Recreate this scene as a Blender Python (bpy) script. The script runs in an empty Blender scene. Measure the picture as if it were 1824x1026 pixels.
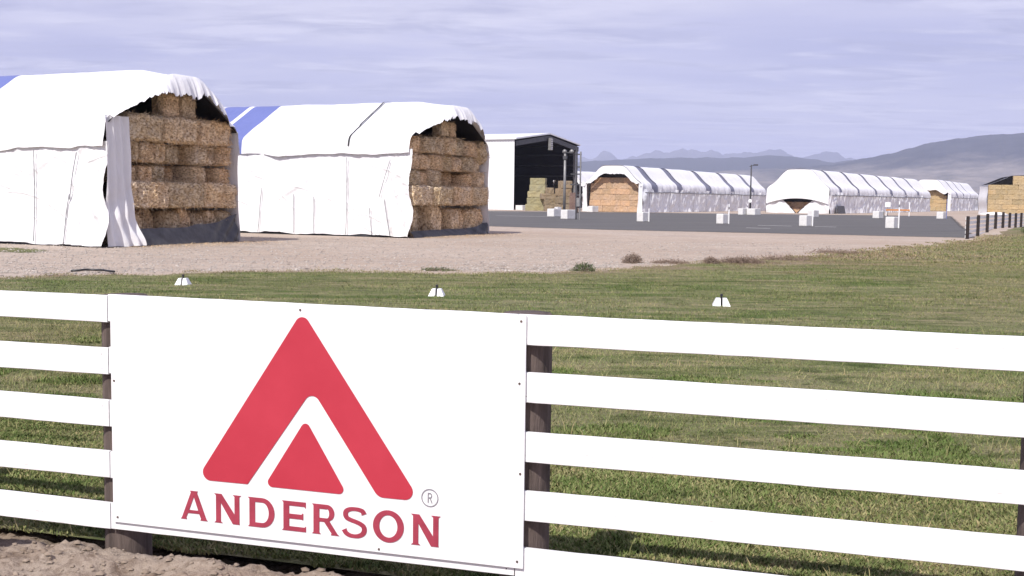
import bpy, math, random
import numpy as np
from mathutils import Matrix, Vector

random.seed(7)
rng = np.random.default_rng(7)
sc = bpy.context.scene
COL = sc.collection
R = math.radians

# ------------------------------------------------------------------ camera
PITCH = math.atan(162.1 / 2000.0)
ROLL = math.atan(0.013)
EYE = Vector((0.0, 0.0, 2.0))
fwd = Vector((0, math.cos(PITCH), -math.sin(PITCH)))
up0 = Vector((0, math.sin(PITCH), math.cos(PITCH)))
rt0 = Vector((1, 0, 0))
rt = rt0 * math.cos(ROLL) + up0 * math.sin(ROLL)
up = up0 * math.cos(ROLL) - rt0 * math.sin(ROLL)
cam_d = bpy.data.cameras.new("camera")
cam_d.sensor_width = 36.0
cam_d.lens = 36.0 * 2000.0 / 1824.0
cam_d.clip_start = 0.05
cam_d.clip_end = 120000.0
cam = bpy.data.objects.new("camera", cam_d)
COL.objects.link(cam)
cam.matrix_world = Matrix(((rt.x, up.x, -fwd.x, EYE.x), (rt.y, up.y, -fwd.y, EYE.y),
                           (rt.z, up.z, -fwd.z, EYE.z), (0, 0, 0, 1)))
sc.camera = cam

# ------------------------------------------------------------------ sun, sky, exposure
SUN_H = Vector((-0.42, -0.907)).normalized()
SUN_EL = R(47)
sun_vec = Vector((SUN_H.x * math.cos(SUN_EL), SUN_H.y * math.cos(SUN_EL), math.sin(SUN_EL)))
sun_d = bpy.data.lights.new("sun", 'SUN')
sun_d.energy = 4.6
sun_d.angle = R(0.53)
sun_d.color = (1.0, 0.955, 0.90)
sun = bpy.data.objects.new("sun", sun_d)
COL.objects.link(sun)
sun.rotation_euler = sun_vec.to_track_quat('Z', 'Y').to_euler()
sun.location = (-20, -25, 40)

world = bpy.data.worlds.new("World")
sc.world = world
world.use_nodes = True
wn, wl = world.node_tree.nodes, world.node_tree.links
wn.clear()
w_out = wn.new('ShaderNodeOutputWorld')
w_bg = wn.new('ShaderNodeBackground')
w_bg.inputs['Strength'].default_value = 0.1
w_sky = wn.new('ShaderNodeTexSky')
w_sky.sky_type = 'NISHITA'
w_sky.sun_disc = False
w_sky.sun_elevation = SUN_EL
w_sky.sun_rotation = math.atan2(SUN_H.x, SUN_H.y)
w_sky.air_density = 1.0
w_sky.dust_density = 0.6
w_tc = wn.new('ShaderNodeTexCoord')
w_sep = wn.new('ShaderNodeSeparateXYZ')
wl.new(w_tc.outputs['Generated'], w_sep.inputs[0])
def wmath(op, a, b=None):
    n = wn.new('ShaderNodeMath'); n.operation = op
    for i, v in enumerate((a, b)):
        if v is None: continue
        if isinstance(v, (int, float)): n.inputs[i].default_value = v
        else: wl.new(v, n.inputs[i])
    return n.outputs[0]
zc = wmath('ADD', wmath('MAXIMUM', w_sep.outputs['Z'], 0.0), 0.045)
cxo = wmath('DIVIDE', w_sep.outputs['X'], zc)
cyo = wmath('DIVIDE', w_sep.outputs['Y'], zc)
w_cmb = wn.new('ShaderNodeCombineXYZ')
wl.new(cxo, w_cmb.inputs[0]); wl.new(cyo, w_cmb.inputs[1])
def wnoise(scale, detail, rough, off):
    mp = wn.new('ShaderNodeMapping'); mp.inputs['Location'].default_value = off
    mp.inputs['Scale'].default_value = (0.55, 1.0, 1.0)
    wl.new(w_cmb.outputs[0], mp.inputs[0])
    n = wn.new('ShaderNodeTexNoise'); n.inputs['Scale'].default_value = scale
    n.inputs['Detail'].default_value = detail; n.inputs['Roughness'].default_value = rough
    n.inputs['Distortion'].default_value = 0.4
    wl.new(mp.outputs[0], n.inputs['Vector']); return n.outputs['Fac']
def wramp(fac, stops):
    r = wn.new('ShaderNodeValToRGB'); wl.new(fac, r.inputs[0])
    el = r.color_ramp.elements
    while len(el) < len(stops): el.new(0.5)
    for e, (p, c) in zip(el, stops): e.position = p; e.color = (*c, 1)
    return r.outputs[0]
veil = wramp(wnoise(0.5, 5, 0.55, (3.1, 1.7, 0)), [(0.34, (4.1, 4.1, 6.6)), (0.5, (5.2, 5.1, 7.35)), (0.66, (6.9, 6.65, 8.2))])
puff = wramp(wnoise(1.5, 7, 0.58, (0.4, 5.2, 0)), [(0.45, (0, 0, 0)), (0.57, (1, 1, 1))])
puffc = wramp(wnoise(3.0, 5, 0.6, (7.4, 2.2, 0)), [(0.40, (3.6, 3.55, 5.5)), (0.60, (7.8, 7.5, 9.0))])
mixv = wn.new('ShaderNodeMix'); mixv.data_type = 'RGBA'
pf = wmath('MULTIPLY', puff, 0.55)
wl.new(pf, mixv.inputs['Factor']); wl.new(veil, mixv.inputs['A']); wl.new(puffc, mixv.inputs['B'])
mixs = wn.new('ShaderNodeMix'); mixs.data_type = 'RGBA'
mixs.inputs['Factor'].default_value = 0.86
wl.new(w_sky.outputs[0], mixs.inputs['A']); wl.new(mixv.outputs['Result'], mixs.inputs['B'])
wl.new(mixs.outputs['Result'], w_bg.inputs['Color'])
wl.new(w_bg.outputs[0], w_out.inputs['Surface'])

sc.render.engine = 'CYCLES'
sc.view_settings.view_transform = 'Standard'
sc.view_settings.look = 'None'
sc.view_settings.gamma = 1.0
sc.view_settings.exposure = 0.18
sc.view_settings.use_curve_mapping = False
sc.cycles.use_denoising = True
sc.cycles.max_bounces = 6
sc.cycles.volume_bounces = 1

# ------------------------------------------------------------------ helpers
def h2(ix, iy, iz, seed):
    n = (ix * 374761393 + iy * 668265263 + iz * 1274126177 + seed * 974634721) & 0xFFFFFFFF
    n = ((n ^ (n >> 13)) * 1274126177) & 0xFFFFFFFF
    return ((n ^ (n >> 16)) & 0xFFFF) / 65535.0
def vnoise(x, y, z=0.0, seed=0):
    x, y, z = np.broadcast_arrays(np.asarray(x, float), np.asarray(y, float), np.asarray(z, float))
    xi, yi, zi = (np.floor(a).astype(np.int64) for a in (x, y, z))
    fx, fy, fz = x - xi, y - yi, z - zi
    fx, fy, fz = (a * a * (3 - 2 * a) for a in (fx, fy, fz))
    r = 0
    for dx in (0, 1):
        for dy in (0, 1):
            for dz in (0, 1):
                r = r + h2(xi + dx, yi + dy, zi + dz, seed) * (fx if dx else 1 - fx) * (fy if dy else 1 - fy) * (fz if dz else 1 - fz)
    return r * 2 - 1
def fbm(x, y, z=0.0, seed=0, o=4):
    r, a = 0, 1.0
    x, y, z = np.asarray(x, float), np.asarray(y, float), np.asarray(z, float)
    for k in range(o):
        r = r + a * vnoise(x * 2 ** k, y * 2 ** k, z * 2 ** k, seed + k); a *= 0.5
    return r / 1.9
def sstep(a, b, x):
    t = np.clip((np.asarray(x, float) - a) / (b - a), 0, 1); return t * t * (3 - 2 * t)

def mesh(name, v, f, smooth=False):
    m = bpy.data.meshes.new(name)
    if isinstance(f, np.ndarray):
        v = np.ascontiguousarray(v, np.float32); n, k = f.shape
        m.vertices.add(len(v)); m.vertices.foreach_set('co', v.ravel())
        m.loops.add(n * k); m.loops.foreach_set('vertex_index', np.ascontiguousarray(f, np.int32).ravel())
        m.polygons.add(n); m.polygons.foreach_set('loop_start', np.arange(0, n * k, k, dtype=np.int32))
        m.update(calc_edges=True)
    else:
        m.from_pydata([tuple(map(float, p)) for p in v], [], f)
    if smooth:
        m.polygons.foreach_set('use_smooth', [True] * len(m.polygons))
    m.update()
    return m
def link(name, m, mat=None, parent=None, loc=None, rotz=None):
    if mat is not None and not m.materials: m.materials.append(mat)
    o = bpy.data.objects.new(name, m); COL.objects.link(o)
    if parent is not None: o.parent = parent
    if loc is not None: o.location = loc
    if rotz is not None: o.rotation_euler = (0, 0, rotz)
    return o
def tag(o, label=None, cat=None, group=None, kind=None):
    if label: o['label'] = label
    if cat: o['category'] = cat
    if group: o['group'] = group
    if kind: o['kind'] = kind
    return o
def empty(name, loc, rz=0.0):
    o = bpy.data.objects.new(name, None); COL.objects.link(o)
    o.empty_display_size = 0.2; o.location = loc; o.rotation_euler = (0, 0, rz); return o
def grid(nu, nv, fn):
    """fn(u[nu,nv], v[nu,nv]) in 0..1 -> x,y,z arrays; returns verts, quads"""
    u, v = np.meshgrid(np.linspace(0, 1, nu), np.linspace(0, 1, nv), indexing='ij')
    P = np.stack([np.broadcast_to(a, u.shape) for a in fn(u, v)], -1).reshape(-1, 3)
    i, j = np.meshgrid(np.arange(nu - 1), np.arange(nv - 1), indexing='ij')
    a = (i * nv + j).ravel()
    return P, np.stack([a, a + nv, a + nv + 1, a + 1], -1)
class MB:
    def __init__(s): s.v = []; s.f = []
    def add(s, v, f):
        b = len(s.v); s.v += [tuple(map(float, p)) for p in v]; s.f += [tuple(int(i) + b for i in q) for q in f]; return s
    def box(s, x0, x1, y0, y1, z0, z1, bev=0.0):
        if bev <= 0:
            v = [(x, y, z) for z in (z0, z1) for y in (y0, y1) for x in (x0, x1)]
            return s.add(v, [(0, 2, 3, 1), (4, 5, 7, 6), (0, 1, 5, 4), (2, 6, 7, 3), (0, 4, 6, 2), (1, 3, 7, 5)])
        b = bev
        v = []; idx = {}
        for sx in (0, 1):
            for sy in (0, 1):
                for sz in (0, 1):
                    c = [(x0, x1)[sx], (y0, y1)[sy], (z0, z1)[sz]]
                    d = [b if k == 0 else -b for k in (sx, sy, sz)]
                    for ax in range(3):
                        p = list(c)
                        for k in range(3):
                            if k != ax: p[k] += d[k]
                        idx[(sx, sy, sz, ax)] = len(v); v.append(p)
        f = []
        for ax in range(3):
            o1, o2 = [k for k in range(3) if k != ax]
            for sd in (0, 1):
                q = []
                for (a, c) in ((0, 0), (1, 0), (1, 1), (0, 1)):
                    key = [0, 0, 0]; key[ax] = sd; key[o1] = a; key[o2] = c
                    q.append(idx[(*key, ax)])
                f.append(q if (sd == 1) == (ax != 1) else q[::-1])
        for ax in range(3):
            o1, o2 = [k for k in range(3) if k != ax]
            for a in (0, 1):
                for c in (0, 1):
                    k0 = [0, 0, 0]; k1 = [0, 0, 0]; k1[ax] = 1
                    for k in (k0, k1): k[o1] = a; k[o2] = c
                    f.append([idx[(*k0, o1)], idx[(*k1, o1)], idx[(*k1, o2)], idx[(*k0, o2)]])
        for sx in (0, 1):
            for sy in (0, 1):
                for sz in (0, 1): f.append([idx[(sx, sy, sz, a)] for a in range(3)])
        return s.add(v, f)
    def tube(s, pts, r, n=8, cap=True):
        pts = [Vector(p) for p in pts]; rs = r if isinstance(r, (list, tuple)) else [r] * len(pts)
        v = []; f = []
        for i, p in enumerate(pts):
            d = (pts[min(i + 1, len(pts) - 1)] - pts[max(i - 1, 0)]).normalized()
            a = d.cross(Vector((0, 0, 1)))
            if a.length < 1e-3: a = Vector((1, 0, 0))
            a.normalize(); b = d.cross(a)
            for k in range(n):
                t = 2 * math.pi * k / n
                v.append(p + (a * math.cos(t) + b * math.sin(t)) * rs[i])
        for i in range(len(pts) - 1):
            for k in range(n):
                k2 = (k + 1) % n
                f.append((i * n + k, i * n + k2, (i + 1) * n + k2, (i + 1) * n + k))
        if cap:
            f.append(tuple(range(n))[::-1]); f.append(tuple((len(pts) - 1) * n + k for k in range(n)))
        return s.add(v, f)
    def mesh(s, name, smooth=False):
        m = mesh(name, s.v, s.f, smooth)
        return m
    def build(s, name, mat, parent=None, smooth=False, loc=None, rotz=None):
        return link(name, s.mesh(name, smooth), mat, parent, loc, rotz)

# ------------------------------------------------------------------ materials
def nmat(name):
    m = bpy.data.materials.new(name); m.use_nodes = True
    nt = m.node_tree; b = nt.nodes['Principled BSDF']
    return m, nt, b
def nd(nt, t, **kw):
    n = nt.nodes.new(t)
    for k, v in kw.items():
        if k in n.inputs: n.inputs[k].default_value = v
        else: setattr(n, k, v)
    return n
def ramp(nt, fac, stops):
    r = nt.nodes.new('ShaderNodeValToRGB'); nt.links.new(fac, r.inputs[0])
    el = r.color_ramp.elements
    while len(el) < len(stops): el.new(0.5)
    for e, (p, c) in zip(el, stops): e.position = p; e.color = (*c, 1)
    return r.outputs[0]
def noise(nt, scale, detail=4, rough=0.55, vec=None, stretch=None, off=None):
    if vec is None:
        tc = nt.nodes.new('ShaderNodeTexCoord'); vec = tc.outputs['Object']
    if stretch or off:
        mp = nt.nodes.new('ShaderNodeMapping'); nt.links.new(vec, mp.inputs[0])
        if stretch: mp.inputs['Scale'].default_value = stretch
        if off: mp.inputs['Location'].default_value = off
        vec = mp.outputs[0]
    n = nt.nodes.new('ShaderNodeTexNoise'); nt.links.new(vec, n.inputs['Vector'])
    n.inputs['Scale'].default_value = scale; n.inputs['Detail'].default_value = detail; n.inputs['Roughness'].default_value = rough
    return n.outputs['Fac']
def mixc(nt, fac, a, b, mode='MIX'):
    m = nt.nodes.new('ShaderNodeMix'); m.data_type = 'RGBA'; m.blend_type = mode
    for s, v in ((m.inputs['Factor'], fac), (m.inputs['A'], a), (m.inputs['B'], b)):
        if isinstance(v, (int, float)): s.default_value = v
        elif isinstance(v, tuple): s.default_value = (*v, 1)
        else: nt.links.new(v, s)
    return m.outputs['Result']
def bump(nt, b, h, strength=0.3, dist=0.02):
    n = nt.nodes.new('ShaderNodeBump'); n.inputs['Strength'].default_value = strength; n.inputs['Distance'].default_value = dist
    nt.links.new(h, n.inputs['Height']); nt.links.new(n.outputs[0], b.inputs['Normal'])
def simple(name, c0, c1, scale=5, rough=0.7, bstr=0.2, bdist=0.01, stretch=None, detail=5, metallic=0.0, spec=0.3, bscale=None):
    m, nt, b = nmat(name)
    n = noise(nt, scale, detail, 0.6, stretch=stretch)
    nt.links.new(ramp(nt, n, [(0.3, c0), (0.7, c1)]), b.inputs['Base Color'])
    b.inputs['Roughness'].default_value = rough; b.inputs['Metallic'].default_value = metallic
    b.inputs['Specular IOR Level'].default_value = spec
    if bstr: bump(nt, b, noise(nt, bscale or scale * 3, 4, 0.6, stretch=stretch), bstr, bdist)
    return m
M = {}
def tarp_mat(name, c0, c1, rough=0.45):
    m, nt, b = nmat(name)
    n = noise(nt, 0.7, 5, 0.6)
    nt.links.new(ramp(nt, n, [(0.3, c0), (0.65, c1)]), b.inputs['Base Color'])
    b.inputs['Roughness'].default_value = rough
    b.inputs['Specular IOR Level'].default_value = 0.25
    bump(nt, b, noise(nt, 2.6, 5, 0.62, stretch=(1, 1, 0.5)), 0.55, 0.08)
    return m
M['tarp'] = tarp_mat('white_tarp', (0.73, 0.73, 0.745), (0.80, 0.80, 0.805))
M['tarp_blue'] = tarp_mat('blue_tarp', (0.125, 0.155, 0.37), (0.145, 0.175, 0.41))
M['tarp_gray'] = tarp_mat('grey_tarp', (0.13, 0.135, 0.19), (0.19, 0.19, 0.25))
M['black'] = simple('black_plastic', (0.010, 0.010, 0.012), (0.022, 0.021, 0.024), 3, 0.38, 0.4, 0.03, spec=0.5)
M['skirt'] = simple('dark_grey_plastic', (0.05, 0.05, 0.055), (0.085, 0.085, 0.09), 3, 0.4, 0.4, 0.03, spec=0.4)
M['matte_black'] = simple('matte_black_sheet', (0.008, 0.008, 0.009), (0.014, 0.013, 0.015), 2, 0.95, 0, spec=0.05)
M['strap'] = simple('grey_webbing', (0.16, 0.16, 0.18), (0.26, 0.26, 0.28), 6, 0.8, 0)
M['seam'] = simple('dark_seam', (0.03, 0.03, 0.032), (0.06, 0.06, 0.06), 6, 0.8, 0)
def hay_mat(name, lo, mid, hi, sc_=1.0):
    m, nt, b = nmat(name)
    tc = nt.nodes.new('ShaderNodeTexCoord'); oi = nt.nodes.new('ShaderNodeObjectInfo')
    ad = nt.nodes.new('ShaderNodeVectorMath'); ad.operation = 'ADD'
    ml = nt.nodes.new('ShaderNodeMath'); ml.operation = 'MULTIPLY'; ml.inputs[1].default_value = 57.0
    nt.links.new(oi.outputs['Random'], ml.inputs[0]); nt.links.new(tc.outputs['Object'], ad.inputs[0]); nt.links.new(ml.outputs[0], ad.inputs[1])
    fine = noise(nt, 22 * sc_, 5, 0.75, vec=ad.outputs[0], stretch=(1.0, 0.8, 1.6))
    big = noise(nt, 2.2 * sc_, 4, 0.6, vec=ad.outputs[0])
    c = ramp(nt, fine, [(0.36, lo), (0.5, mid), (0.64, hi)])
    c = mixc(nt, ramp(nt, big, [(0.35, (0, 0, 0)), (0.7, (1, 1, 1))]), c, mixc(nt, 1.0, c, (1.12, 1.04, 0.88), 'MULTIPLY'))
    tint = ramp(nt, oi.outputs['Random'], [(0.0, (0.84, 0.84, 0.80)), (0.5, (1.0, 1.0, 1.0)), (1.0, (1.12, 1.04, 0.96))])
    c = mixc(nt, 1.0, c, tint, 'MULTIPLY')
    nt.links.new(c, b.inputs['Base Color']); b.inputs['Roughness'].default_value = 0.9
    b.inputs['Specular IOR Level'].default_value = 0.1
    bump(nt, b, fine, 0.8, 0.05)
    return m
M['hay'] = hay_mat('straw', (0.18, 0.125, 0.08), (0.67, 0.535, 0.375), (0.92, 0.82, 0.65), 0.45)
M['hay_far'] = hay_mat('far_straw', (0.32, 0.225, 0.155), (0.50, 0.355, 0.25), (0.60, 0.455, 0.34), 0.35)
M['hay_green'] = hay_mat('greenish_hay', (0.20, 0.185, 0.11), (0.33, 0.31, 0.20), (0.44, 0.41, 0.28), 0.5)
M['hay_tan'] = hay_mat('tan_straw', (0.27, 0.205, 0.12), (0.42, 0.335, 0.21), (0.52, 0.43, 0.29), 0.35)
M['hay_grey'] = hay_mat('grey_hay', (0.15, 0.12, 0.08), (0.27, 0.22, 0.16), (0.40, 0.34, 0.26), 0.8)
M['paint'] = simple('white_fence_paint', (0.78, 0.78, 0.785), (0.83, 0.83, 0.83), 3, 0.55, 0.25, 0.004, stretch=(0.4, 6, 6), bscale=14)
m, nt, b = nmat('white_board_paint')
n1 = noise(nt, 2.0, 6, 0.65, stretch=(0.5, 3, 9)); n2 = noise(nt, 26, 4, 0.7, stretch=(0.25, 3, 3))
c = ramp(nt, n1, [(0.25, (0.70, 0.69, 0.68)), (0.5, (0.81, 0.81, 0.81))])
c = mixc(nt, ramp(nt, n2, [(0.63, (0, 0, 0)), (0.73, (0.75, 0.75, 0.75))]), c, (0.42, 0.38, 0.34))
nt.links.new(c, b.inputs['Base Color']); b.inputs['Roughness'].default_value = 0.6; bump(nt, b, n2, 0.25, 0.004); M['board'] = m
M['signw'] = simple('white_sign_panel', (0.80, 0.80, 0.81), (0.84, 0.84, 0.84), 1.5, 0.35, 0.05, 0.002, bscale=3)
M['red'] = simple('red_vinyl', (0.44, 0.034, 0.056), (0.50, 0.045, 0.070), 2.2, 0.4, 0)
M["redtext"] = simple("red_lettering", (0.30, 0.040, 0.065), (0.39, 0.056, 0.088), 14, 0.45, 0)
M['greytext'] = simple('grey_print', (0.24, 0.23, 0.25), (0.3, 0.29, 0.31), 14, 0.45, 0)
M['rust'] = simple('dark_screw', (0.06, 0.045, 0.035), (0.14, 0.10, 0.08), 30, 0.7, 0)
M['post'] = simple('weathered_post', (0.055, 0.042, 0.036), (0.17, 0.13, 0.112), 6, 0.85, 0.6, 0.02, stretch=(3, 3, 0.35))
M['postdark'] = simple('dark_post', (0.018, 0.014, 0.014), (0.045, 0.035, 0.033), 6, 0.85, 0.3, 0.02, stretch=(3, 3, 0.35))
M['concrete'] = simple('pale_concrete', (0.60, 0.59, 0.57), (0.76, 0.75, 0.73), 3, 0.85, 0.3, 0.02)
M['metalw'] = simple('white_sheet_metal', (0.72, 0.73, 0.75), (0.78, 0.79, 0.80), 0.4, 0.4, 0)
M['barnshade'] = simple('barn_interior_shade', (0.016, 0.015, 0.020), (0.028, 0.026, 0.032), 0.4, 0.7, 0)  # near-black colour stands in for the shade inside the white barn
M['steel'] = simple('grey_steel', (0.20, 0.20, 0.20), (0.32, 0.31, 0.30), 2, 0.5, 0, metallic=0.3)
M['steeldark'] = simple('dark_steel', (0.05, 0.05, 0.055), (0.09, 0.09, 0.095), 2, 0.5, 0)
M['whitep'] = simple('white_plastic', (0.78, 0.78, 0.78), (0.84, 0.84, 0.84), 4, 0.4, 0)
M['orange'] = simple('orange_paint', (0.48, 0.20, 0.06), (0.58, 0.26, 0.09), 4, 0.6, 0)
M['pallet'] = simple('brown_pallet_wood', (0.14, 0.085, 0.07), (0.26, 0.17, 0.14), 3, 0.85, 0.3, 0.03, stretch=(1, 1, 6))
M['bluep'] = simple('blue_grey_paint', (0.16, 0.18, 0.34), (0.22, 0.24, 0.42), 3, 0.6, 0)
M['twig'] = simple('dry_twigs', (0.14, 0.10, 0.075), (0.31, 0.235, 0.18), 20, 0.9, 0)
M['weed'] = simple('weed_leaves', (0.06, 0.085, 0.036), (0.13, 0.15, 0.065), 8, 0.8, 0)
M['stone'] = simple('pale_stones', (0.20, 0.17, 0.145), (0.54, 0.485, 0.43), 2.5, 0.85, 0.3, 0.01)
M['clod'] = simple('dirt_clods', (0.18, 0.135, 0.10), (0.33, 0.265, 0.21), 2.5, 0.95, 0.4, 0.01)

# ground materials
m, nt, b = nmat('gravel_yard')
g1 = noise(nt, 0.09, 6, 0.6); g2 = noise(nt, 1.3, 6, 0.7); g3 = noise(nt, 11, 4, 0.7)
c = ramp(nt, g1, [(0.30, (0.37, 0.28, 0.215)), (0.48, (0.44, 0.36, 0.29)), (0.7, (0.50, 0.425, 0.36))])
c = mixc(nt, ramp(nt, g2, [(0.35, (0, 0, 0)), (0.75, (0.7, 0.7, 0.7))]), c, (0.31, 0.235, 0.18))
g4 = noise(nt, 0.5, 6, 0.7, stretch=(0.35, 1.4, 1)); g5 = noise(nt, 3.5, 4, 0.75)
c = mixc(nt, ramp(nt, g4, [(0.40, (0.7, 0.7, 0.7)), (0.52, (0, 0, 0))]), c, (0.34, 0.285, 0.24))
c = mixc(nt, ramp(nt, g5, [(0.36, (0.6, 0.6, 0.6)), (0.46, (0, 0, 0))]), c, (0.27, 0.215, 0.17))
c = mixc(nt, ramp(nt, g3, [(0.52, (0, 0, 0)), (0.72, (0.75, 0.75, 0.75))]), c, (0.58, 0.51, 0.44))
nt.links.new(c, b.inputs['Base Color']); b.inputs['Roughness'].default_value = 0.95; b.inputs['Specular IOR Level'].default_value = 0.1
bump(nt, b, g3, 0.6, 0.03); M['gravel'] = m
# far plain: dry farmland
m, nt, b = nmat('plain')
g1 = noise(nt, 0.0016, 5, 0.6); g2 = noise(nt, 0.02, 6, 0.65)
c = ramp(nt, g1, [(0.38, (0.14, 0.14, 0.06)), (0.5, (0.27, 0.22, 0.14)), (0.64, (0.33, 0.26, 0.18))])
c = mixc(nt, ramp(nt, g2, [(0.4, (0, 0, 0)), (0.7, (0.5, 0.5, 0.5))]), c, (0.17, 0.15, 0.09))
nt.links.new(c, b.inputs['Base Color']); b.inputs['Roughness'].default_value = 0.95; M['plain'] = m
m, nt, b = nmat('asphalt')
g1 = noise(nt, 0.18, 6, 0.65, stretch=(0.5, 1.6, 1)); g3 = noise(nt, 9, 4, 0.7)
c = ramp(nt, g1, [(0.3, (0.066, 0.064, 0.060)), (0.7, (0.106, 0.102, 0.094))])
c = mixc(nt, ramp(nt, g3, [(0.45, (0, 0, 0)), (0.8, (0.5, 0.5, 0.5))]), c, (0.17, 0.16, 0.16))
nt.links.new(c, b.inputs['Base Color']); b.inputs['Roughness'].default_value = 0.85; M['asphalt'] = m
def turf_color(nt):
    geo = nt.nodes.new('ShaderNodeNewGeometry')
    pos = geo.outputs['Position']
    p1 = noise(nt, 0.30, 6, 0.66, vec=pos, stretch=(0.45, 1.5, 1)); p2 = noise(nt, 1.1, 6, 0.70, vec=pos, off=(11, 3, 0), stretch=(0.45, 1.7, 1))
    p3 = noise(nt, 0.07, 4, 0.55, vec=pos, off=(4.2, 9.1, 0)); p4 = noise(nt, 2.6, 4, 0.65, vec=pos, off=(1, 8, 0), stretch=(0.6, 1.5, 1))
    c = ramp(nt, p1, [(0.36, (0.080, 0.114, 0.034)), (0.48, (0.138, 0.166, 0.064)), (0.60, (0.20, 0.205, 0.105))])
    c = mixc(nt, ramp(nt, p2, [(0.46, (0, 0, 0)), (0.62, (0.78, 0.78, 0.78))]), c, (0.31, 0.27, 0.16))
    c = mixc(nt, ramp(nt, p3, [(0.44, (0, 0, 0)), (0.61, (0.55, 0.55, 0.55))]), c, (0.28, 0.225, 0.14))
    c = mixc(nt, ramp(nt, p4, [(0.34, (0.75, 0.75, 0.75)), (0.48, (0, 0, 0))]), c, (0.055, 0.075, 0.026))
    dr = nt.nodes.new('ShaderNodeAttribute'); dr.attribute_name = 'dry'
    c = mixc(nt, dr.outputs['Fac'], c, ramp(nt, p2, [(0.4, (0.20, 0.145, 0.095)), (0.6, (0.33, 0.26, 0.19))]))
    return c
m, nt, b = nmat('lawn_soil')
c = turf_color(nt); geo = nt.nodes.new('ShaderNodeNewGeometry')
f3 = noise(nt, 26, 4, 0.75, vec=geo.outputs['Position'])
c = mixc(nt, 1.0, c, ramp(nt, f3, [(0.35, (0.62, 0.62, 0.62)), (0.66, (1.25, 1.25, 1.25))]), 'MULTIPLY')
nt.links.new(c, b.inputs['Base Color']); b.inputs['Roughness'].default_value = 0.95; b.inputs['Specular IOR Level'].default_value = 0.05
bump(nt, b, f3, 0.8, 0.05); M['lawn'] = m
m, nt, b = nmat('grass_blades')
c = turf_color(nt)
at = nt.nodes.new('ShaderNodeAttribute'); at.attribute_name = 'tint'
c = mixc(nt, 1.0, c, ramp(nt, at.outputs['Fac'], [(0.0, (0.55, 0.82, 0.45)), (0.28, (0.85, 1.05, 0.7)), (0.5, (1.1, 1.2, 0.95)), (0.85, (1.3, 1.28, 1.15)), (1.0, (1.6, 1.4, 1.3))]), 'MULTIPLY')
nt.links.new(c, b.inputs['Base Color']); b.inputs['Roughness'].default_value = 0.75; b.inputs['Specular IOR Level'].default_value = 0.15
M['blade'] = m
m, nt, b = nmat('roadside_dirt')
g1 = noise(nt, 1.1, 6, 0.65); g2 = noise(nt, 7, 6, 0.7); g3 = noise(nt, 40, 3, 0.7)
c = ramp(nt, g1, [(0.3, (0.20, 0.15, 0.115)), (0.5, (0.275, 0.22, 0.175)), (0.7, (0.33, 0.275, 0.225))])
c = mixc(nt, ramp(nt, g2, [(0.36, (0.75, 0.75, 0.75)), (0.5, (0, 0, 0))]), c, (0.12, 0.085, 0.062))
c = mixc(nt, ramp(nt, g3, [(0.55, (0, 0, 0)), (0.75, (0.7, 0.7, 0.7))]), c, (0.40, 0.335, 0.28))
nt.links.new(c, b.inputs['Base Color']); b.inputs['Roughness'].default_value = 0.97; b.inputs['Specular IOR Level'].default_value = 0.05
bump(nt, b, g2, 0.8, 0.05); M['dirt'] = m
def hill_mat(name, a, b_, c_, sc_):
    m, nt, b = nmat(name)
    g1 = noise(nt, sc_, 7, 0.62); g2 = noise(nt, sc_ * 6, 5, 0.65)
    c = ramp(nt, g1, [(0.35, a), (0.5, b_), (0.66, c_)])
    c = mixc(nt, ramp(nt, g2, [(0.45, (0, 0, 0)), (0.65, (0.5, 0.5, 0.5))]), c, a)
    nt.links.new(c, b.inputs['Base Color']); b.inputs['Roughness'].default_value = 1.0; b.inputs['Specular IOR Level'].default_value = 0.0
    return m
m, nt, b = nmat('sage_hill')
geo = nt.nodes.new('ShaderNodeNewGeometry'); sp = nt.nodes.new('ShaderNodeSeparateXYZ'); nt.links.new(geo.outputs['Position'], sp.inputs[0])
g1 = noise(nt, 0.0012, 7, 0.65, stretch=(1, .6, 1)); g2 = noise(nt, 0.006, 6, 0.7)
mr = nt.nodes.new('ShaderNodeMapRange'); mr.inputs['From Min'].default_value = 90; mr.inputs['From Max'].default_value = 320; nt.links.new(sp.outputs['Z'], mr.inputs['Value'])
ad = nt.nodes.new('ShaderNodeMath'); ad.operation = 'MULTIPLY_ADD'; nt.links.new(g1, ad.inputs[0]); ad.inputs[1].default_value = 2.2; nt.links.new(mr.outputs[0], ad.inputs[2])
c = ramp(nt, ad.outputs[0], [(0.0, (0, 0, 0)), (1.0, (1, 1, 1))])
nt.nodes[-1].color_ramp.elements[0].position = 0.0
sb = nt.nodes.new('ShaderNodeMath'); sb.operation = 'SUBTRACT'; nt.links.new(ad.outputs[0], sb.inputs[0]); sb.inputs[1].default_value = 1.1
cf = ramp(nt, sb.outputs[0], [(0.10, (0, 0, 0)), (0.55, (1, 1, 1))])
lowc = ramp(nt, g2, [(0.35, (0.11, 0.105, 0.09)), (0.5, (0.19, 0.17, 0.148)), (0.65, (0.28, 0.245, 0.21))])
hic = ramp(nt, g2, [(0.38, (0.014, 0.020, 0.026)), (0.62, (0.040, 0.045, 0.050))])
nt.links.new(mixc(nt, cf, lowc, hic), b.inputs['Base Color']); b.inputs['Roughness'].default_value = 1.0; b.inputs['Specular IOR Level'].default_value = 0.0; M['hillA'] = m
M['hillB'] = hill_mat('forest_ridge', (0.012, 0.019, 0.020), (0.020, 0.026, 0.025), (0.045, 0.046, 0.042), 0.0005)
M['hillC'] = hill_mat('rocky_range', (0.04, 0.045, 0.045), (0.08, 0.08, 0.08), (0.17, 0.17, 0.17), 0.0004)

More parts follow.
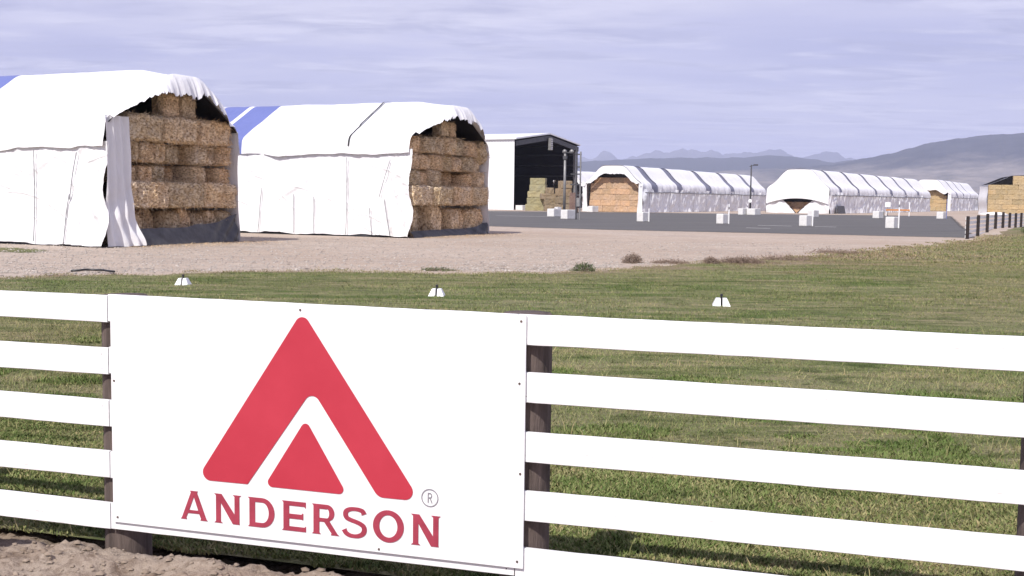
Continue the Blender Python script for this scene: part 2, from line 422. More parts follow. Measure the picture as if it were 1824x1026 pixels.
# ------------------------------------------------------------------ terrain
P0 = np.array([-2.92, 6.404]); T = np.array([0.9545, -0.298]); T = T / np.linalg.norm(T)
NB = np.array([-T[1], T[0]])            # pointing away from the road, behind the fence
def fence_uv(x, y):
    dx, dy = np.asarray(x) - P0[0], np.asarray(y) - P0[1]
    return dx * T[0] + dy * T[1], dx * NB[0] + dy * NB[1]
def gz(x, y):
    x = np.asarray(x, float); y = np.asarray(y, float)
    z = -0.13 * (1 - sstep(9, 24, y))
    near = np.clip(1 - (np.hypot(x, y) - 10) / 80, 0, 1)
    z = z + near * 0.03 * fbm(x * 0.2, y * 0.2, seed=3, o=2)
    z = z + 0.62 * np.exp(-(((x - 37) / 6.5) ** 2 + ((y - 72) / 8) ** 2))
    return z
def axis(*segs):
    out = []
    for a, b_, n in segs: out += list(np.linspace(a, b_, n, endpoint=False))
    return np.array(out + [segs[-1][1]])
xs = axis((-45000, -2000, 12), (-2000, -200, 14), (-200, -60, 14), (-60, 70, 66), (70, 240, 17), (240, 2000, 12), (2000, 45000, 12))
ys = axis((-3000, -100, 5), (-100, 0, 10), (0, 110, 80), (110, 300, 19), (300, 3000, 14), (3000, 48000, 14))
X, Y = np.meshgrid(xs, ys, indexing='ij'); Z = gz(X, Y) - .16 * (1 - sstep(9, 15, Y))
i, j = np.meshgrid(np.arange(len(xs) - 1), np.arange(len(ys) - 1), indexing='ij'); a = (i * len(ys) + j).ravel()
gm = mesh('ground', np.stack([X, Y, Z], -1).reshape(-1, 3), np.stack([a, a + len(ys), a + len(ys) + 1, a + 1], -1), True)
gm.materials.append(M['gravel']); gm.materials.append(M['plain'])
cx_ = (xs[:-1] + xs[1:]) / 2; cy_ = (ys[:-1] + ys[1:]) / 2
CX_, CY_ = np.meshgrid(cx_, cy_, indexing='ij')
gm.polygons.foreach_set('material_index', ((CY_ > 300) | (CX_ < -200) | (CX_ > 240)).astype(np.int32).ravel())
tag(link('ground', gm), kind='structure')

def sheet(name, poly_fn, xs, ys, off, mat, zfn=gz):
    """grid sheet clipped to the cells where poly_fn is true; border vertices jittered"""
    X, Y = np.meshgrid(xs, ys, indexing='ij')
    ins = poly_fn((X[:-1, :-1] + X[1:, 1:]) / 2, (Y[:-1, :-1] + Y[1:, 1:]) / 2)
    i, j = np.nonzero(ins); n = len(ys)
    a = i * n + j
    f = np.stack([a, a + n, a + n + 1, a + 1], -1)
    m = mesh(name, np.stack([X, Y, zfn(X, Y) + off], -1).reshape(-1, 3), f, True)
    import bmesh
    bm = bmesh.new(); bm.from_mesh(m); bmesh.ops.delete(bm, geom=[v for v in bm.verts if not v.link_faces], context='VERTS'); bm.to_mesh(m); bm.free()
    return link(name, m, mat)
# grass edge towards the gravel yard
EDGE = np.array([(-60, 14), (-30, 19.5), (-11.6, 25.3), (-9.8, 27.3), (-6.2, 29.6), (-2.4, 29.9), (1.3, 30.6), (4.1, 34.0), (10, 40.6), (17.2, 49.8), (24.1, 60.0), (25.8, 62.8), (33, 76), (48, 103), (90, 180)])
def edge_y(x): return np.interp(x, EDGE[:, 0], EDGE[:, 1])
def edge_n(x):
    x = np.asarray(x, float)
    return edge_y(x) + np.clip(edge_y(x) / 30, .3, 1.4) * (1.3 * fbm(x * .35, 4.0, seed=21, o=3) + .55 * fbm(x * 2.1, 9.0, seed=22, o=3))
def fence_y(x): return P0[1] + (np.asarray(x, float) - P0[0]) * T[1] / T[0] + 0.46 / T[0]
def in_grass(x, y):
    s, b_ = fence_uv(x, y)
    return (b_ > 0.46) & (y < edge_n(x))
def dryness(x, y):
    x = np.asarray(x); y = np.asarray(y)
    n_ = fbm(x * .5, y * .9, seed=91, o=4)
    wd = np.interp(x, [-12, -4, 3, 8, 18, 26], [1.2, 1.0, 2.4, 8.0, 9.0, 4.0])
    d = (edge_y(x) - y) / wd
    return np.clip(1.15 - d + 1.1 * n_, 0, 1) * .9
def lawn_fn(u, v):
    x = np.interp(u, np.linspace(0, 1, len(LX)), LX); y0 = fence_y(x); y1 = np.maximum(edge_n(x), y0 + .5)
    y = y0 + (y1 - y0) * v ** 1.6
    return x, y, gz(x, y) + .008 - .02 * sstep(.985, 1, v)
LX = axis((-42, -14, 70), (-14, 14, 420), (14, 40, 200), (40, 110, 80))
v_, f_ = grid(len(LX), 130, lawn_fn)
lawn = tag(link('lawn', mesh('lawn', v_, f_, True), M['lawn']), kind='structure')
co = np.zeros(len(lawn.data.vertices) * 3, np.float32); lawn.data.vertices.foreach_get('co', co); co = co.reshape(-1, 3)
lawn.data.attributes.new('dry', 'FLOAT', 'POINT').data.foreach_set('value', dryness(co[:, 0], co[:, 1]).astype(np.float32))
# thin grass patch in front of the left stack
def in_patch(x, y):
    return ((np.asarray(x) + 21.5) / 6.5) ** 2 + ((np.asarray(y) - 39.6 - 0.45 * (-(np.asarray(x) + 21.5))) / 1.5) ** 2 + 0.7 * fbm(np.asarray(x) * .8, np.asarray(y) * .8, seed=8) < 1
tag(sheet('grass_patch', in_patch, np.arange(-32, -13, 0.25), np.arange(33, 47, 0.25), 0.006, M['lawn']), kind='structure')
# asphalt lot
AN = np.array([(-80, 112), (-30, 90), (-1.84, 76.2), (6.6, 71.2), (19.8, 66.9), (26.3, 64.0), (90, 40)])
AF = np.array([(-80, 172), (-3.6, 158), (20, 161), (45, 165), (66, 166), (90, 170)])
def in_asph(x, y):
    x = np.asarray(x); y = np.asarray(y)
    right = 25.9 + (y - 63.0) * 0.375
    w = 0.35 * fbm(x * 0.5, y * 0.5, seed=4)
    return (y > np.interp(x, AN[:, 0], AN[:, 1]) + w) & (y < np.interp(x, AF[:, 0], AF[:, 1]) + w) & (x < right)
tag(sheet('asphalt_lot', in_asph, axis((-60, -4, 70), (-4, 30, 170), (30, 70, 80)), axis((60, 92, 160), (92, 175, 110)), 0.012, M['asphalt']), kind='structure')
# faint pale strips of old paint on the lot
for k, (x, y, l, a_) in enumerate([(20.6, 88.5, 2.6, -0.42), (24.2, 87.0, 1.6, -0.42), (17.5, 80.2, 1.7, -0.38), (-1.5, 150, 5, -0.4), (1.0, 118, 6, -0.4)]):
    mb = MB(); mb.box(-l / 2, l / 2, -0.12, 0.12, 0.0, 0.003)
    tag(mb.build('painted_line', M['concrete'], loc=(x, y, 0.016), rotz=a_), kind='structure')
# roadside dirt bank in front of the fence
def verge(u, v):
    s = -4.5 + 13.5 * u; b_ = -3.2 + 3.90 * v
    x = P0[0] + s * T[0] + b_ * NB[0]; y = P0[1] + s * T[1] + b_ * NB[1]
    z = 0.0 + 0.05 * fbm(s * 0.9, b_ * 1.4, seed=31, o=3) + 0.065 * fbm(s * 4, b_ * 4, seed=33, o=4) + 0.022 * fbm(s * 14, b_ * 14, seed=35, o=3) - 0.05 * np.maximum(0, .28 - np.abs(fbm(s * 2.6, b_ * 3.4, seed=39, o=4))) + 0.014 * fbm(s * 34, b_ * 34, seed=36, o=2)
    z = z - 0.06 * sstep(1.5, 2.6, s) - 0.22 * sstep(-0.02, 0.22, b_ + 0.10 * fbm(s * 2.0, 0.3, seed=37)) - 0.05 * sstep(-0.6, -3.0, b_)
    return x, y, z
v_, f_ = grid(900, 240, verge)
tag(link('dirt_verge', mesh('dirt_verge', v_, f_, True), M['dirt']), kind='structure')

# ------------------------------------------------------------------ mountains
def horizon_px(px): return 339.0 + 0.013 * px
def range_mesh(name, prof, d_foot, d_ridge, d_back, mat, amp, seed, nu=420, nv=34, rough=1.0):
    px = np.array([p for p, _ in prof], float); ez = np.array([(horizon_px(p) - y) / 2000.0 for p, y in prof])
    def fn(u, v):
        p = px[0] + (px[-1] - px[0]) * u
        az = np.arctan((p - 912) / 2000.0)
        d = np.where(v < 0.7, d_foot + (d_ridge - d_foot) * (v / 0.7), d_ridge + (d_back - d_ridge) * ((v - 0.7) / 0.3))
        h = np.interp(p, px, ez) * d_ridge + 0.004 * d_ridge * rough * 0.35 * fbm(p / 22, 0.5, seed=seed + 9, o=4)
        t = np.where(v < 0.7, v / 0.7, 1 - (v - 0.7) / 0.3)
        x = np.sin(az) * d; y = np.cos(az) * d
        sh = t ** 1.35
        z = h * sh + amp * fbm(x / (amp * 9), y / (amp * 9), seed=seed, o=5) * np.sin(np.clip(t, 0, 1) * math.pi) - 6 * (1 - t)
        z = np.where(t > 0.999, h, z)
        z = np.minimum(z, h * (0.15 + 0.85 * sh) + 2)
        return x, y, z
    v_, f_ = grid(nu, nv, fn)
    return tag(link(name, mesh(name, v_, f_, True), mat), kind='structure')
range_mesh('mountain_range', [(300, 300), (700, 282), (900, 275), (1020, 284), (1045, 280), (1062, 273), (1073, 270), (1085, 276), (1100, 281), (1130, 280), (1148, 272), (1162, 268), (1176, 272), (1190, 267), (1205, 268), (1225, 265), (1238, 267), (1250, 272), (1262, 267), (1272, 271), (1282, 277), (1310, 274), (1340, 272), (1365, 270), (1382, 270), (1395, 277), (1412, 283), (1432, 278), (1452, 275), (1475, 274), (1490, 277), (1502, 284), (1530, 292), (1800, 296), (2400, 300)], 11500, 15500, 17500, M['hillC'], 115, 3, nu=700, nv=40, rough=2.6)
range_mesh('forested_ridge', [(200, 300), (600, 290), (900, 288), (1030, 288), (1080, 285), (1140, 283), (1200, 281), (1260, 282), (1320, 282), (1370, 279), (1400, 280), (1430, 284), (1455, 289), (1480, 291), (1510, 288), (1560, 292), (1700, 296), (2400, 310)], 6000, 8700, 10400, M['hillB'], 65, 13, nu=520)
range_mesh('sagebrush_hill', [(700, 335), (1000, 322), (1200, 312), (1330, 302), (1400, 300), (1470, 296), (1520, 288), (1560, 281), (1600, 272), (1640, 262), (1680, 256), (1720, 252), (1770, 249), (1824, 247), (1900, 246), (2050, 250), (2200, 262), (2500, 300)], 3600, 6800, 8300, M['hillA'], 115, 23, nu=620, nv=80)

# ------------------------------------------------------------------ front fence
FA = math.atan2(T[1], T[0])
fence = empty('rail_fence', (P0[0], P0[1], 0.0), FA)
tag(fence, 'white painted board fence with round dark posts along the dirt verge in front', 'fence')
POSTS = [-1.68, 0.712, 3.092, 5.53, 7.95]
RAIL_H, RAIL_P, FTOP = 0.150, 0.293, 1.43
for s in POSTS:
    mb = MB(); n = 28; zs = [-0.5, -0.05, 0.1, 0.35, 0.6, 0.85, 1.1, 1.3, 1.405, 1.42]
    v = []; f = []
    for k, z in enumerate(zs):
        for q in range(n):
            t = 2 * math.pi * q / n
            r = 0.128 * (1 + 0.035 * float(vnoise(math.cos(t) * 2 + s, math.sin(t) * 2, z * 2, 5))) - (0.012 if k == len(zs) - 1 else 0)
            v.append((r * math.cos(t), r * math.sin(t), z))
    for k in range(len(zs) - 1):
        for q in range(n): q2 = (q + 1) % n; f.append((k * n + q, k * n + q2, (k + 1) * n + q2, (k + 1) * n + q))
    f.append(tuple((len(zs) - 1) * n + q for q in range(n)))
    mb.add(v, f); mb.build('post', M['post'], fence, True, loc=(s, 0.027 + 0.133, 0))
for a, b_ in zip(POSTS[:-1], POSTS[1:]):
    for k in range(5):
        z1 = FTOP - RAIL_P * k; L = b_ - a - 0.006; n = 24
        dz0, dz1 = random.uniform(-.004, .004), random.uniform(-.004, .004)
        mb = MB(); v = []; f = []
        for q in range(n + 1):
            x = a + 0.003 + L * q / n
            dz = dz0 + (dz1 - dz0) * q / n
            wv = 0.0035 * float(fbm(x * 1.3, k * 7.1, seed=41, o=3)); we = 0.0025 * float(fbm(x * 5, k * 3.3, seed=43, o=3)); we2 = 0.0025 * float(fbm(x * 5, k * 5.7, seed=45, o=3))
            zt, zb = z1 + dz + we, z1 - RAIL_H + dz + we2
            e = 0.003
            for (yy, zz) in ((e, zb), (0, zb + e), (0, zt - e), (e, zt), (0.024, zt), (0.024, zb)): v.append((x, yy + wv, zz))
        for q in range(n):
            for c_ in range(6): c2 = (c_ + 1) % 6; f.append((q * 6 + c_, (q + 1) * 6 + c_, (q + 1) * 6 + c2, q * 6 + c2))
        f.append((0, 1, 2, 3, 4, 5)); f.append(tuple(n * 6 + c_ for c_ in (5, 4, 3, 2, 1, 0)))
        mb.add(v, f); mb.build('rail', M['board'], fence)
        for sx in (a + 0.045, b_ - 0.045):
            for dz in (0.035, 0.115):
                nb = MB(); nb.tube([(sx + random.uniform(-.008, .008), 0.006, z1 - dz), (sx, -0.003, z1 - dz)], 0.0032, 6)
                nb.build('nail', M['rust'] if random.random() < .18 else M['board'], fence)

# ------------------------------------------------------------------ sign on the fence
sg = bpy.data.objects.new('sign_board', None); COL.objects.link(sg); sg.empty_display_size = 0.2
S0, S1, SZ0, SZ1 = 0.742, 3.140, 0.157, 1.425
sg.matrix_world = Matrix(((T[0], 0, T[1], P0[0] + T[0] * S0), (T[1], 0, -T[0], P0[1] + T[1] * S0), (0, 1, 0, SZ0), (0, 0, 0, 1)))
tag(sg, 'large white sign board with red triangular emblem reading ANDERSON, fixed to the fence', 'sign')
SW, SH = S1 - S0, SZ1 - SZ0
FRONT = 0.022
def panel(u, v):
    x = SW * u; y = SH * v
    return x, y, FRONT - 0.002 + 0.0015 * fbm(x * 1.5, y * 1.5, seed=51, o=2)
mb = MB(); mb.box(0, SW, 0, SH, 0.008, FRONT - 0.003, 0.0015); mb.build('panel', M['signw'], sg)
def rounded(pts, seg=7):
    out = []; n = len(pts)
    for i_, (x, y, r) in enumerate(pts):
        p = Vector((x, y)); a_ = Vector(pts[i_ - 1][:2]); c_ = Vector(pts[(i_ + 1) % n][:2])
        if r <= 0: out.append((x, y)); continue
        d1 = (a_ - p).normalized(); d2 = (c_ - p).normalized()
        ang = d1.angle(d2); tlen = r / math.tan(ang / 2)
        cen = p + (d1 + d2).normalized() * (r / math.sin(ang / 2))
        q1 = p + d1 * tlen; q2 = p + d2 * tlen
        a1 = math.atan2(q1.y - cen.y, q1.x - cen.x); a2 = math.atan2(q2.y - cen.y, q2.x - cen.x)
        da = (a2 - a1 + math.pi) % (2 * math.pi) - math.pi
        for k in range(seg + 1): t = a1 + da * k / seg; out.append((cen.x + r * math.cos(t), cen.y + r * math.sin(t)))
    return out
def flat(name, loops, mat, z=FRONT, th=0.0008):
    cd = bpy.data.curves.new(name, 'CURVE'); cd.dimensions = '2D'; cd.fill_mode = 'BOTH'; cd.extrude = th
    for lp in loops:
        sp = cd.splines.new('POLY'); sp.points.add(len(lp) - 1); sp.use_cyclic_u = True
        for p, (x, y) in zip(sp.points, lp): p.co = (x, y, 0, 1)
    tmp = bpy.data.objects.new(name + '_curve', cd); COL.objects.link(tmp)
    dg = bpy.context.evaluated_depsgraph_get()
    me = bpy.data.meshes.new_from_object(tmp.evaluated_get(dg)); me.name = name
    bpy.data.objects.remove(tmp); bpy.data.curves.remove(cd)
    me.materials.clear()
    o = link(name, me, mat, sg, loc=(0, 0, z)); return o
def SL(pts): return [(p[0] - S0, p[1] - SZ0, *(p[2:])) for p in pts]
chev = rounded(SL([(1.924, 1.395, .042), (1.283, .448, .045), (1.597, .449, 0), (1.982, .985, .045), (2.357, .449, .06), (2.592, .449, .045)]))
flat('emblem_chevron', [chev], M['red'])
tri = rounded(SL([(1.943, .825, .026), (1.697, .447, .026), (2.182, .445, .026)]))
flat('emblem_triangle', [tri], M['red'])
# lettering: outlines in a box w x 1, with small flared serifs
BASE, CAP = 0.221, 0.160
def letter(ch, x0, x1, dy=0.0):
    w = (x1 - x0) / CAP; st = 0.215; th = 0.152; e = 0.055; q = 0.055
    def stem(cx, y0=0.0, y1=1.0, s=st):
        h = s / 2
        return [(cx - h - e, y0), (cx + h + e, y0), (cx + h, y0 + q), (cx + h, y1 - q), (cx + h + e, y1), (cx - h - e, y1), (cx - h, y1 - q), (cx - h, y0 + q)]
    def arc(cx, cy, rx, ry, a0, a1, n=14):
        return [(cx + rx * math.cos(R(a0 + (a1 - a0) * k / n)), cy + ry * math.sin(R(a0 + (a1 - a0) * k / n))) for k in range(n + 1)]
    if ch == 'A':
        c_ = w / 2; a_ = 0.10
        outer = [(0, 0), (0.25, 0), (0.215, q), (0.29, 0.22), (w - 0.33, 0.22), (w - 0.255, q), (w - 0.29, 0), (w, 0), (w - 0.05, q), (c_ + a_ + .02, 1 - q), (c_ + a_ + .05, 1), (c_ - a_ - .05, 1), (c_ - a_ - .02, 1 - q), (0.05, q)]
        loops = [outer, [(0.335, 0.33), (c_ - 0.005, 0.80), (w - 0.365, 0.33)]]
    elif ch == 'N':
        l = st / 2 + e; r_ = w - l; h = st / 2 - 0.015
        loops = [[(0, 0), (2 * l, 0), (l + h, q), (l + h, 0.70), (r_ - h - 0.07, 0.0), (r_ + h + .01, 0.0), (r_ + h, q), (r_ + h, 1 - q), (w, 1), (w - 2 * l, 1), (r_ - h, 1 - q), (r_ - h, 0.33), (l + h + 0.03, 1.0), (0, 1), (l - h, 1 - q), (l - h, q)]]
    elif ch == 'D':
        l = st / 2 + e; x = l - st / 2; rx = 0.46; cxx = w - rx
        loops = [[(0, 0), (cxx, 0)] + arc(cxx, .5, rx, .5, -90, 90)[1:-1] + [(cxx, 1), (0, 1), (x, 1 - q), (x, q)],
                 [(x + st, th), (cxx, th)] + arc(cxx, .5, rx - st, .5 - th, -90, 90)[1:-1] + [(cxx, 1 - th), (x + st, 1 - th)]]
    elif ch == 'E':
        x = e; m_ = 0.5
        loops = [[(0, 0), (w, 0), (w, 0.20), (w - .05, th), (x + st, th), (x + st, m_ - th / 2 - .01), (w - .16, m_ - th / 2 - .01), (w - .13, m_ - .10), (w - .10, m_ - .10), (w - .10, m_ + .12), (w - .13, m_ + .12), (w - .16, m_ + th / 2), (x + st, m_ + th / 2), (x + st, 1 - th), (w - .06, 1 - th), (w - .02, .80), (w - .005, .80), (w - .005, 1), (0, 1), (x, 1 - q), (x, q)]]
    elif ch == 'R':
        x = e; rx = .27; cy = .72; ry = .28; cxx = w - rx - .12
        loops = [[(0, 0), (x + st + e, 0), (x + st, q), (x + st, .42), (x + st + .17, .42), (w - .22, q), (w - .25, 0), (w + .06, 0), (w - .01, q), (w - .30, .46)] + arc(cxx, cy, rx, ry, -55, 90)[1:-1] + [(cxx, 1), (0, 1), (x, 1 - q), (x, q)],
                 [(x + st, .545), (cxx, .545)] + arc(cxx, .705, rx - st + .03, .16, -90, 90)[1:-1] + [(cxx, 1 - th), (x + st, 1 - th)]]
    elif ch == 'O':
        loops = [arc(w / 2, .5, w / 2, .53, 0, 360, 40)[:-1], arc(w / 2, .5, w / 2 - st - .01, .53 - th - .01, 0, 360, 40)[:-1]]
    elif ch == 'S':
        c_ = [(.86, .80), (.80, .90), (.66, .945), (.48, .955), (.30, .935), (.16, .865), (.125, .755), (.18, .645), (.33, .585), (.52, .54), (.70, .485), (.84, .40), (.87, .27), (.80, .15), (.64, .075), (.46, .055), (.28, .075), (.14, .145), (.07, .25)]
        pts = [Vector((x * w, y)) for x, y in c_]
        # smooth
        fine = []
        for k in range(len(pts) - 1):
            p0, p1, p2, p3 = pts[max(k - 1, 0)], pts[k], pts[k + 1], pts[min(k + 2, len(pts) - 1)]
            for t in (0, .33, .66): fine.append(0.5 * ((2 * p1) + (p2 - p0) * t + (2 * p0 - 5 * p1 + 4 * p2 - p3) * t * t + (3 * p1 - p0 - 3 * p2 + p3) * t ** 3))
        fine.append(pts[-1]); L1 = []; L2 = []
        for k, p in enumerate(fine):
            d = (fine[min(k + 1, len(fine) - 1)] - fine[max(k - 1, 0)]).normalized(); nn = Vector((-d.y, d.x))
            hw = 0.062 + 0.026 * abs(d.y)
            if k in (0, len(fine) - 1): hw = 0.10
            L1.append(tuple(p + nn * hw)); L2.append(tuple(p - nn * hw))
        loops = [L1 + L2[::-1]]
    loops = [[(x0 - S0 + x * CAP, BASE - SZ0 + dy + y * CAP) for x, y in lp] for lp in loops]
    return flat('letter', loops, M['redtext'])
for ch, a_, b_ in (('A', 1.181, 1.350), ('N', 1.391, 1.557), ('D', 1.598, 1.758), ('E', 1.802, 1.944), ('R', 1.979, 2.128), ('S', 2.155, 2.299), ('O', 2.329, 2.502), ('N', 2.541, 2.703)):
    letter(ch, a_, b_)
rc = (2.643 - S0, .472 - SZ0)
ring = [[(rc[0] + r_ * math.cos(t), rc[1] + r_ * math.sin(t)) for t in np.linspace(0, 2 * math.pi, 40, endpoint=False)] for r_ in (.0465, .0415)]
u_ = 0.026
rl = [[(-.55, -1), (-.33, -1), (-.33, -.1), (.0, -.1), (.42, -1), (.68, -1), (.22, -.06), (.5, .12), (.6, .42), (.5, .76), (.2, 1), (-.55, 1)], [(-.33, .12), (.1, .12), (.33, .25), (.38, .45), (.33, .64), (.1, .79), (-.33, .79)]]
flat('registered_mark', ring + [[(rc[0] + x * u_ * .8, rc[1] + y * u_) for x, y in lp] for lp in rl], M['greytext'])
for (x, y) in ((0.03, 0.03), (SW - 0.03, 0.035), (1.17, SH - 0.025), (SW - 0.025, SH - 0.03), (0.02, 0.80), (SW - .03, .93), (SW - .02, .48), (1.62, 0.018)):
    nb = MB(); nb.tube([(x, y, FRONT - 0.006), (x, y, FRONT + 0.001)], 0.006, 8); nb.build('screw', M['rust'], sg)

# ------------------------------------------------------------------ bales
def bale_mesh(name, wy, dx, h, seed, nf=(22, 12, 9), amp=0.045, rnd=0.16, tufts=110, flake=0.03, rag=0.0):
    r_ = np.random.default_rng(seed); V_ = []; F_ = []; base = 0
    n = {'y': nf[0], 'x': nf[1], 'z': nf[2]}
    for ax, sd in (('x', 1), ('x', -1), ('y', 1), ('y', -1), ('z', 1), ('z', -1)):
        o = [c for c in 'xyz' if c != ax]
        nu, nv = n[o[0]], n[o[1]]
        u, v = np.meshgrid(np.linspace(-.5, .5, nu), np.linspace(-.5, .5, nv), indexing='ij')
        d = {ax: np.full_like(u, .5 * sd), o[0]: u, o[1]: v}
        P = np.stack([d['x'], d['y'], d['z']], -1).reshape(-1, 3)
        i, j = np.meshgrid(np.arange(nu - 1), np.arange(nv - 1), indexing='ij'); a = (i * nv + j).ravel()
        q = np.stack([a, a + nv, a + nv + 1, a + 1], -1)
        if (sd > 0) == (ax == 'y'): q = q[:, ::-1]
        V_.append(P); F_.append(q + base); base += len(P)
    P = np.concatenate(V_); F_ = np.concatenate(F_)
    dims = np.array([dx, wy, h])
    Q = P * dims
    inner = np.clip(Q, -dims / 2 + rnd, dims / 2 - rnd); dd = Q - inner
    ln = np.linalg.norm(dd, axis=1, keepdims=True)
    Q = np.where(ln > 1e-6, inner + dd / np.maximum(ln, 1e-6) * np.minimum(ln, rnd), Q)
    disp = np.stack([fbm(Q[:, 0] * 3.1 + 7, Q[:, 1] * 3.1, Q[:, 2] * 3.1, seed + k * 13, 4) for k in range(3)], -1)
    fl = np.abs(((Q[:, 1] * 5.0 + 0.5 * vnoise(Q[:, 2] * 2, Q[:, 1], 0, seed)) % 1) - .5) * 2
    if rag: disp = disp + rag / amp * np.stack([fbm(Q[:, 0] * 7.5 + 3, Q[:, 1] * 9.5, Q[:, 2] * 6.5, seed + 50 + k * 13, 3) for k in range(3)], -1)
    Q = Q + disp * np.array([amp * 1.5, amp, amp * .8]); Q[:, 0] += flake * (fl - .5) * np.sign(P[:, 0]) * (np.abs(P[:, 0]) > .49)
    Q[:, 2] += h / 2
    tri = np.concatenate([F_[:, [0, 1, 2]], F_[:, [0, 2, 3]]])
    if tufts:
        k = tufts
        side = r_.random(k)
        px = np.where(side < .75, dx / 2 + .01, r_.uniform(-.1, .5, k) * dx); py = r_.uniform(-.5, .5, k) * wy
        pz = np.where(side < .75, r_.random(k) * h, h)
        L = r_.uniform(.06, .26, k); W = r_.uniform(.008, .024, k)
        dirv = np.stack([np.where(side < .75, r_.uniform(.2, .9, k), r_.uniform(-.3, .8, k)), r_.normal(0, .5, k), np.where(side < .75, r_.uniform(-1.2, .2, k), r_.uniform(-.3, .7, k))], -1)
        dirv /= np.linalg.norm(dirv, axis=1, keepdims=True)
        sidev = np.stack([np.zeros(k), r_.normal(0, 1, k), r_.normal(0, 1, k)], -1); sidev /= np.linalg.norm(sidev, axis=1, keepdims=True)
        p = np.stack([px - .04, py, pz], -1)
        tv = np.concatenate([p + sidev * W[:, None], p - sidev * W[:, None], p + dirv * L[:, None]])
        b0 = len(Q); tf = np.stack([np.arange(k), np.arange(k) + k, np.arange(k) + 2 * k], -1) + b0
        Q = np.concatenate([Q, tv]); tri = np.concatenate([tri, tf])
    return mesh(name, Q, tri, True)
ORD = ['first', 'second', 'third', 'fourth', 'fifth', 'sixth', 'seventh', 'eighth', 'ninth', 'tenth']
BM = {}
for kind, (wy, dx, h) in {'long': (2.30, 1.15, 0.93), 'end': (1.12, 2.0, 0.86), 'small': (0.88, 1.6, 0.80)}.items():
    BM[kind] = [(bale_mesh('bale_' + kind, wy, dx, h, 100 + 7 * k + len(kind), nf=(66 if kind == 'long' else 34, 10, 28), amp=0.09, rnd=0.10 if kind == 'long' else .13, tufts=620 if kind == 'long' else 360, flake=.05, rag=.075), (wy, dx, h)) for k in range(4)]
    for mm, _ in BM[kind]: mm.materials.append(M['hay'])
def put_bale(kind, k, frame, x_front, y, z, w, h, label, group, tilt=0.0, yaw=0.0, dep=1.0):
    mm, (wy, dx, bh) = BM[kind][k % 4]
    o = link('hay_bale', mm)
    loc = frame @ Vector((x_front - dx * dep / 2, y + w / 2, z))
    o.matrix_world = Matrix.Translation(loc) @ frame.to_3x3().to_4x4() @ Matrix.Rotation(yaw, 4, 'Z') @ Matrix.Rotation(tilt, 4, 'X') @ Matrix.Diagonal((dep, w / wy, h / bh, 1))
    tag(o, label, 'hay bale', group); return o
TW = ['bottom', 'second', 'third', 'fourth', 'fifth', 'top']

